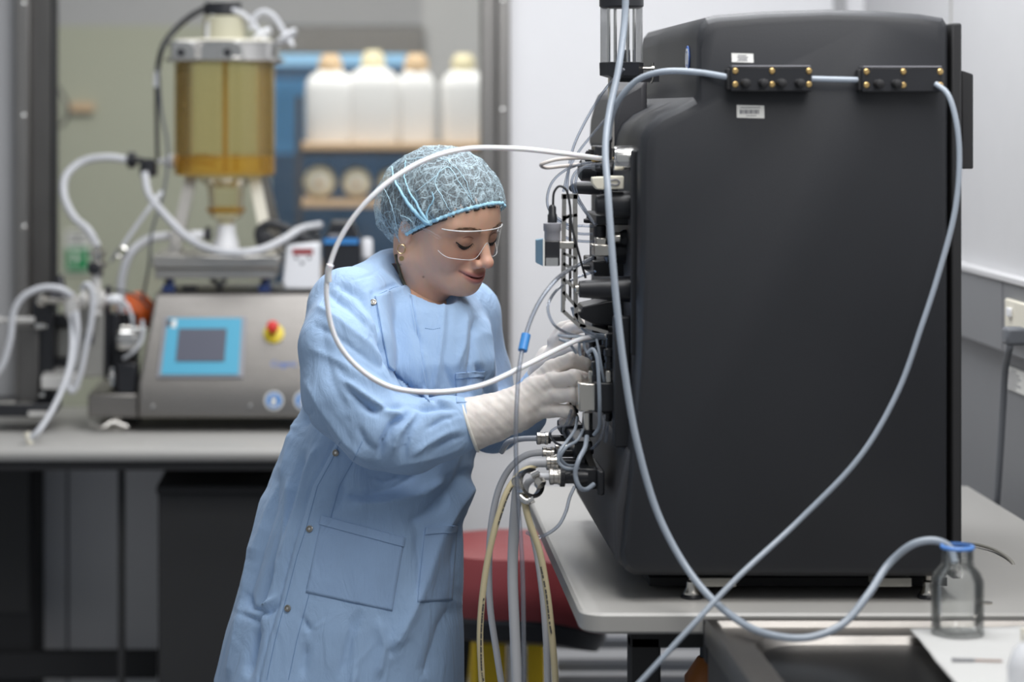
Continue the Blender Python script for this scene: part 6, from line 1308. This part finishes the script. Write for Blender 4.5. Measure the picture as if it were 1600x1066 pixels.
gN = [(palm, .01),
      (fing([(862, 577, 3.735), (893, 563, 3.718), (914, 569, 3.722), (930, 579, 3.738)], [.0135, .0118, .0102, .0086]), .007),
      (fing([(862, 596, 3.715), (898, 591, 3.686), (911, 604, 3.708), (896, 613, 3.738)], [.0125, .0118, .0108, .0092]), .0022),
      (fing([(862, 618, 3.713), (896, 617, 3.684), (906, 630, 3.706), (890, 637, 3.735)], [.0125, .0114, .0102, .0088]), .0020),
      (fing([(856, 641, 3.720), (888, 643, 3.692), (895, 654, 3.712), (880, 659, 3.736)], [.0115, .0102, .0090, .0080]), .0020),
      (fing([(832, 606, 3.765), (868, 590, 3.785), (898, 586, 3.772), (918, 588, 3.758)], [.018, .0140, .0118, .0095]), .008)]
cfl = [((738, 662, 3.74), (772, 652, 3.738), .0415, .0375), ((772, 652, 3.738), (808, 640, 3.735), .0375, .0320)]
c0 = P(733, 664, 3.74); d0 = (P(808, 640, 3.735) - c0).normalized()
def wrk(G):
    d = (G.X - c0.x) * d0.x + (G.Y - c0.y) * d0.y + (G.Z - c0.z) * d0.z
    r = .00025 * np.sin(d * 420 + G.Z * 240 + 2.2 * np.sin(G.Z * 90)) * np.exp(-((d - .082) / .022) ** 2)
    return r.astype(np.float32)
V, Q = glove((px(722, 3.74), 3.645, pz(712, 3.74)), (px(945, 3.7), 3.825, pz(538, 3.7)), .0017, None, [(cfl, .01)] + [(gN[0][0], .012)] + gN[1:], (c0, d0), wrk)
Nn = vnormals(V, Q); dsp = np.array([.0011 * noise.noise(Vector(p) * 75) + .0007 * noise.noise(Vector((p[0] * 120 + p[2] * 120, p[1] * 60, (p[0] + p[2]) * 40))) for p in V])
gl1 = mesh_obj('glove', V + Nn * dsp[:, None], Q, M['glove'], person, True, None, fixn=False); gl1['label'] = 'cream glove on the near hand'
x_, y_ = frame_of(d0)
MB().path([c0 + d0 * .0008 + (x_ * math.cos(a) + y_ * math.sin(a)) * .0418 for a in [2 * math.pi * i / 40 for i in range(41)]], .0027, 8, 1).build('rolled_cuff', M['glove_cuff'], gl1)
gF = [([((840, 608, 3.99), (856, 572, 3.975), .028, .026), ((852, 578, 3.975), (878, 540, 3.955), .024, .016), ((858, 560, 3.98), (882, 556, 3.97), .022, .016)], .01),
      (fing([(874, 534, 3.955), (890, 516, 3.93), (908, 510, 3.90), (926, 514, 3.87)], [.0135, .0115, .0100, .0085]), .006),
      (fing([(868, 534, 3.965), (880, 514, 3.955), (900, 506, 3.94), (922, 508, 3.93)], [.0140, .0118, .0102, .0088]), .005),
      (fing([(880, 548, 3.965), (906, 534, 3.96), (924, 534, 3.94), (934, 540, 3.92)], [.0135, .0115, .0100, .0085]), .004),
      (fing([(882, 560, 3.97), (904, 552, 3.97), (920, 552, 3.95), (930, 558, 3.93)], [.0120, .0105, .0092, .0080]), .004),
      (fing([(858, 572, 3.96), (874, 558, 3.93), (892, 548, 3.90), (906, 543, 3.875)], [.018, .0140, .0115, .0090]), .007)]
c1 = P(838, 614, 3.99); d1 = (P(858, 565, 3.975) - c1).normalized()
V, Q = glove((px(800, 4.0), 3.845, pz(650, 4.0)), (px(950, 3.9), 4.03, pz(485, 3.9)), .0019, None, gF, (c1 - d1 * .012, d1))
gl2 = mesh_obj('glove', V, Q, M['glove'], person, True, None, fixn=False); gl2['label'] = 'cream glove on the far hand'
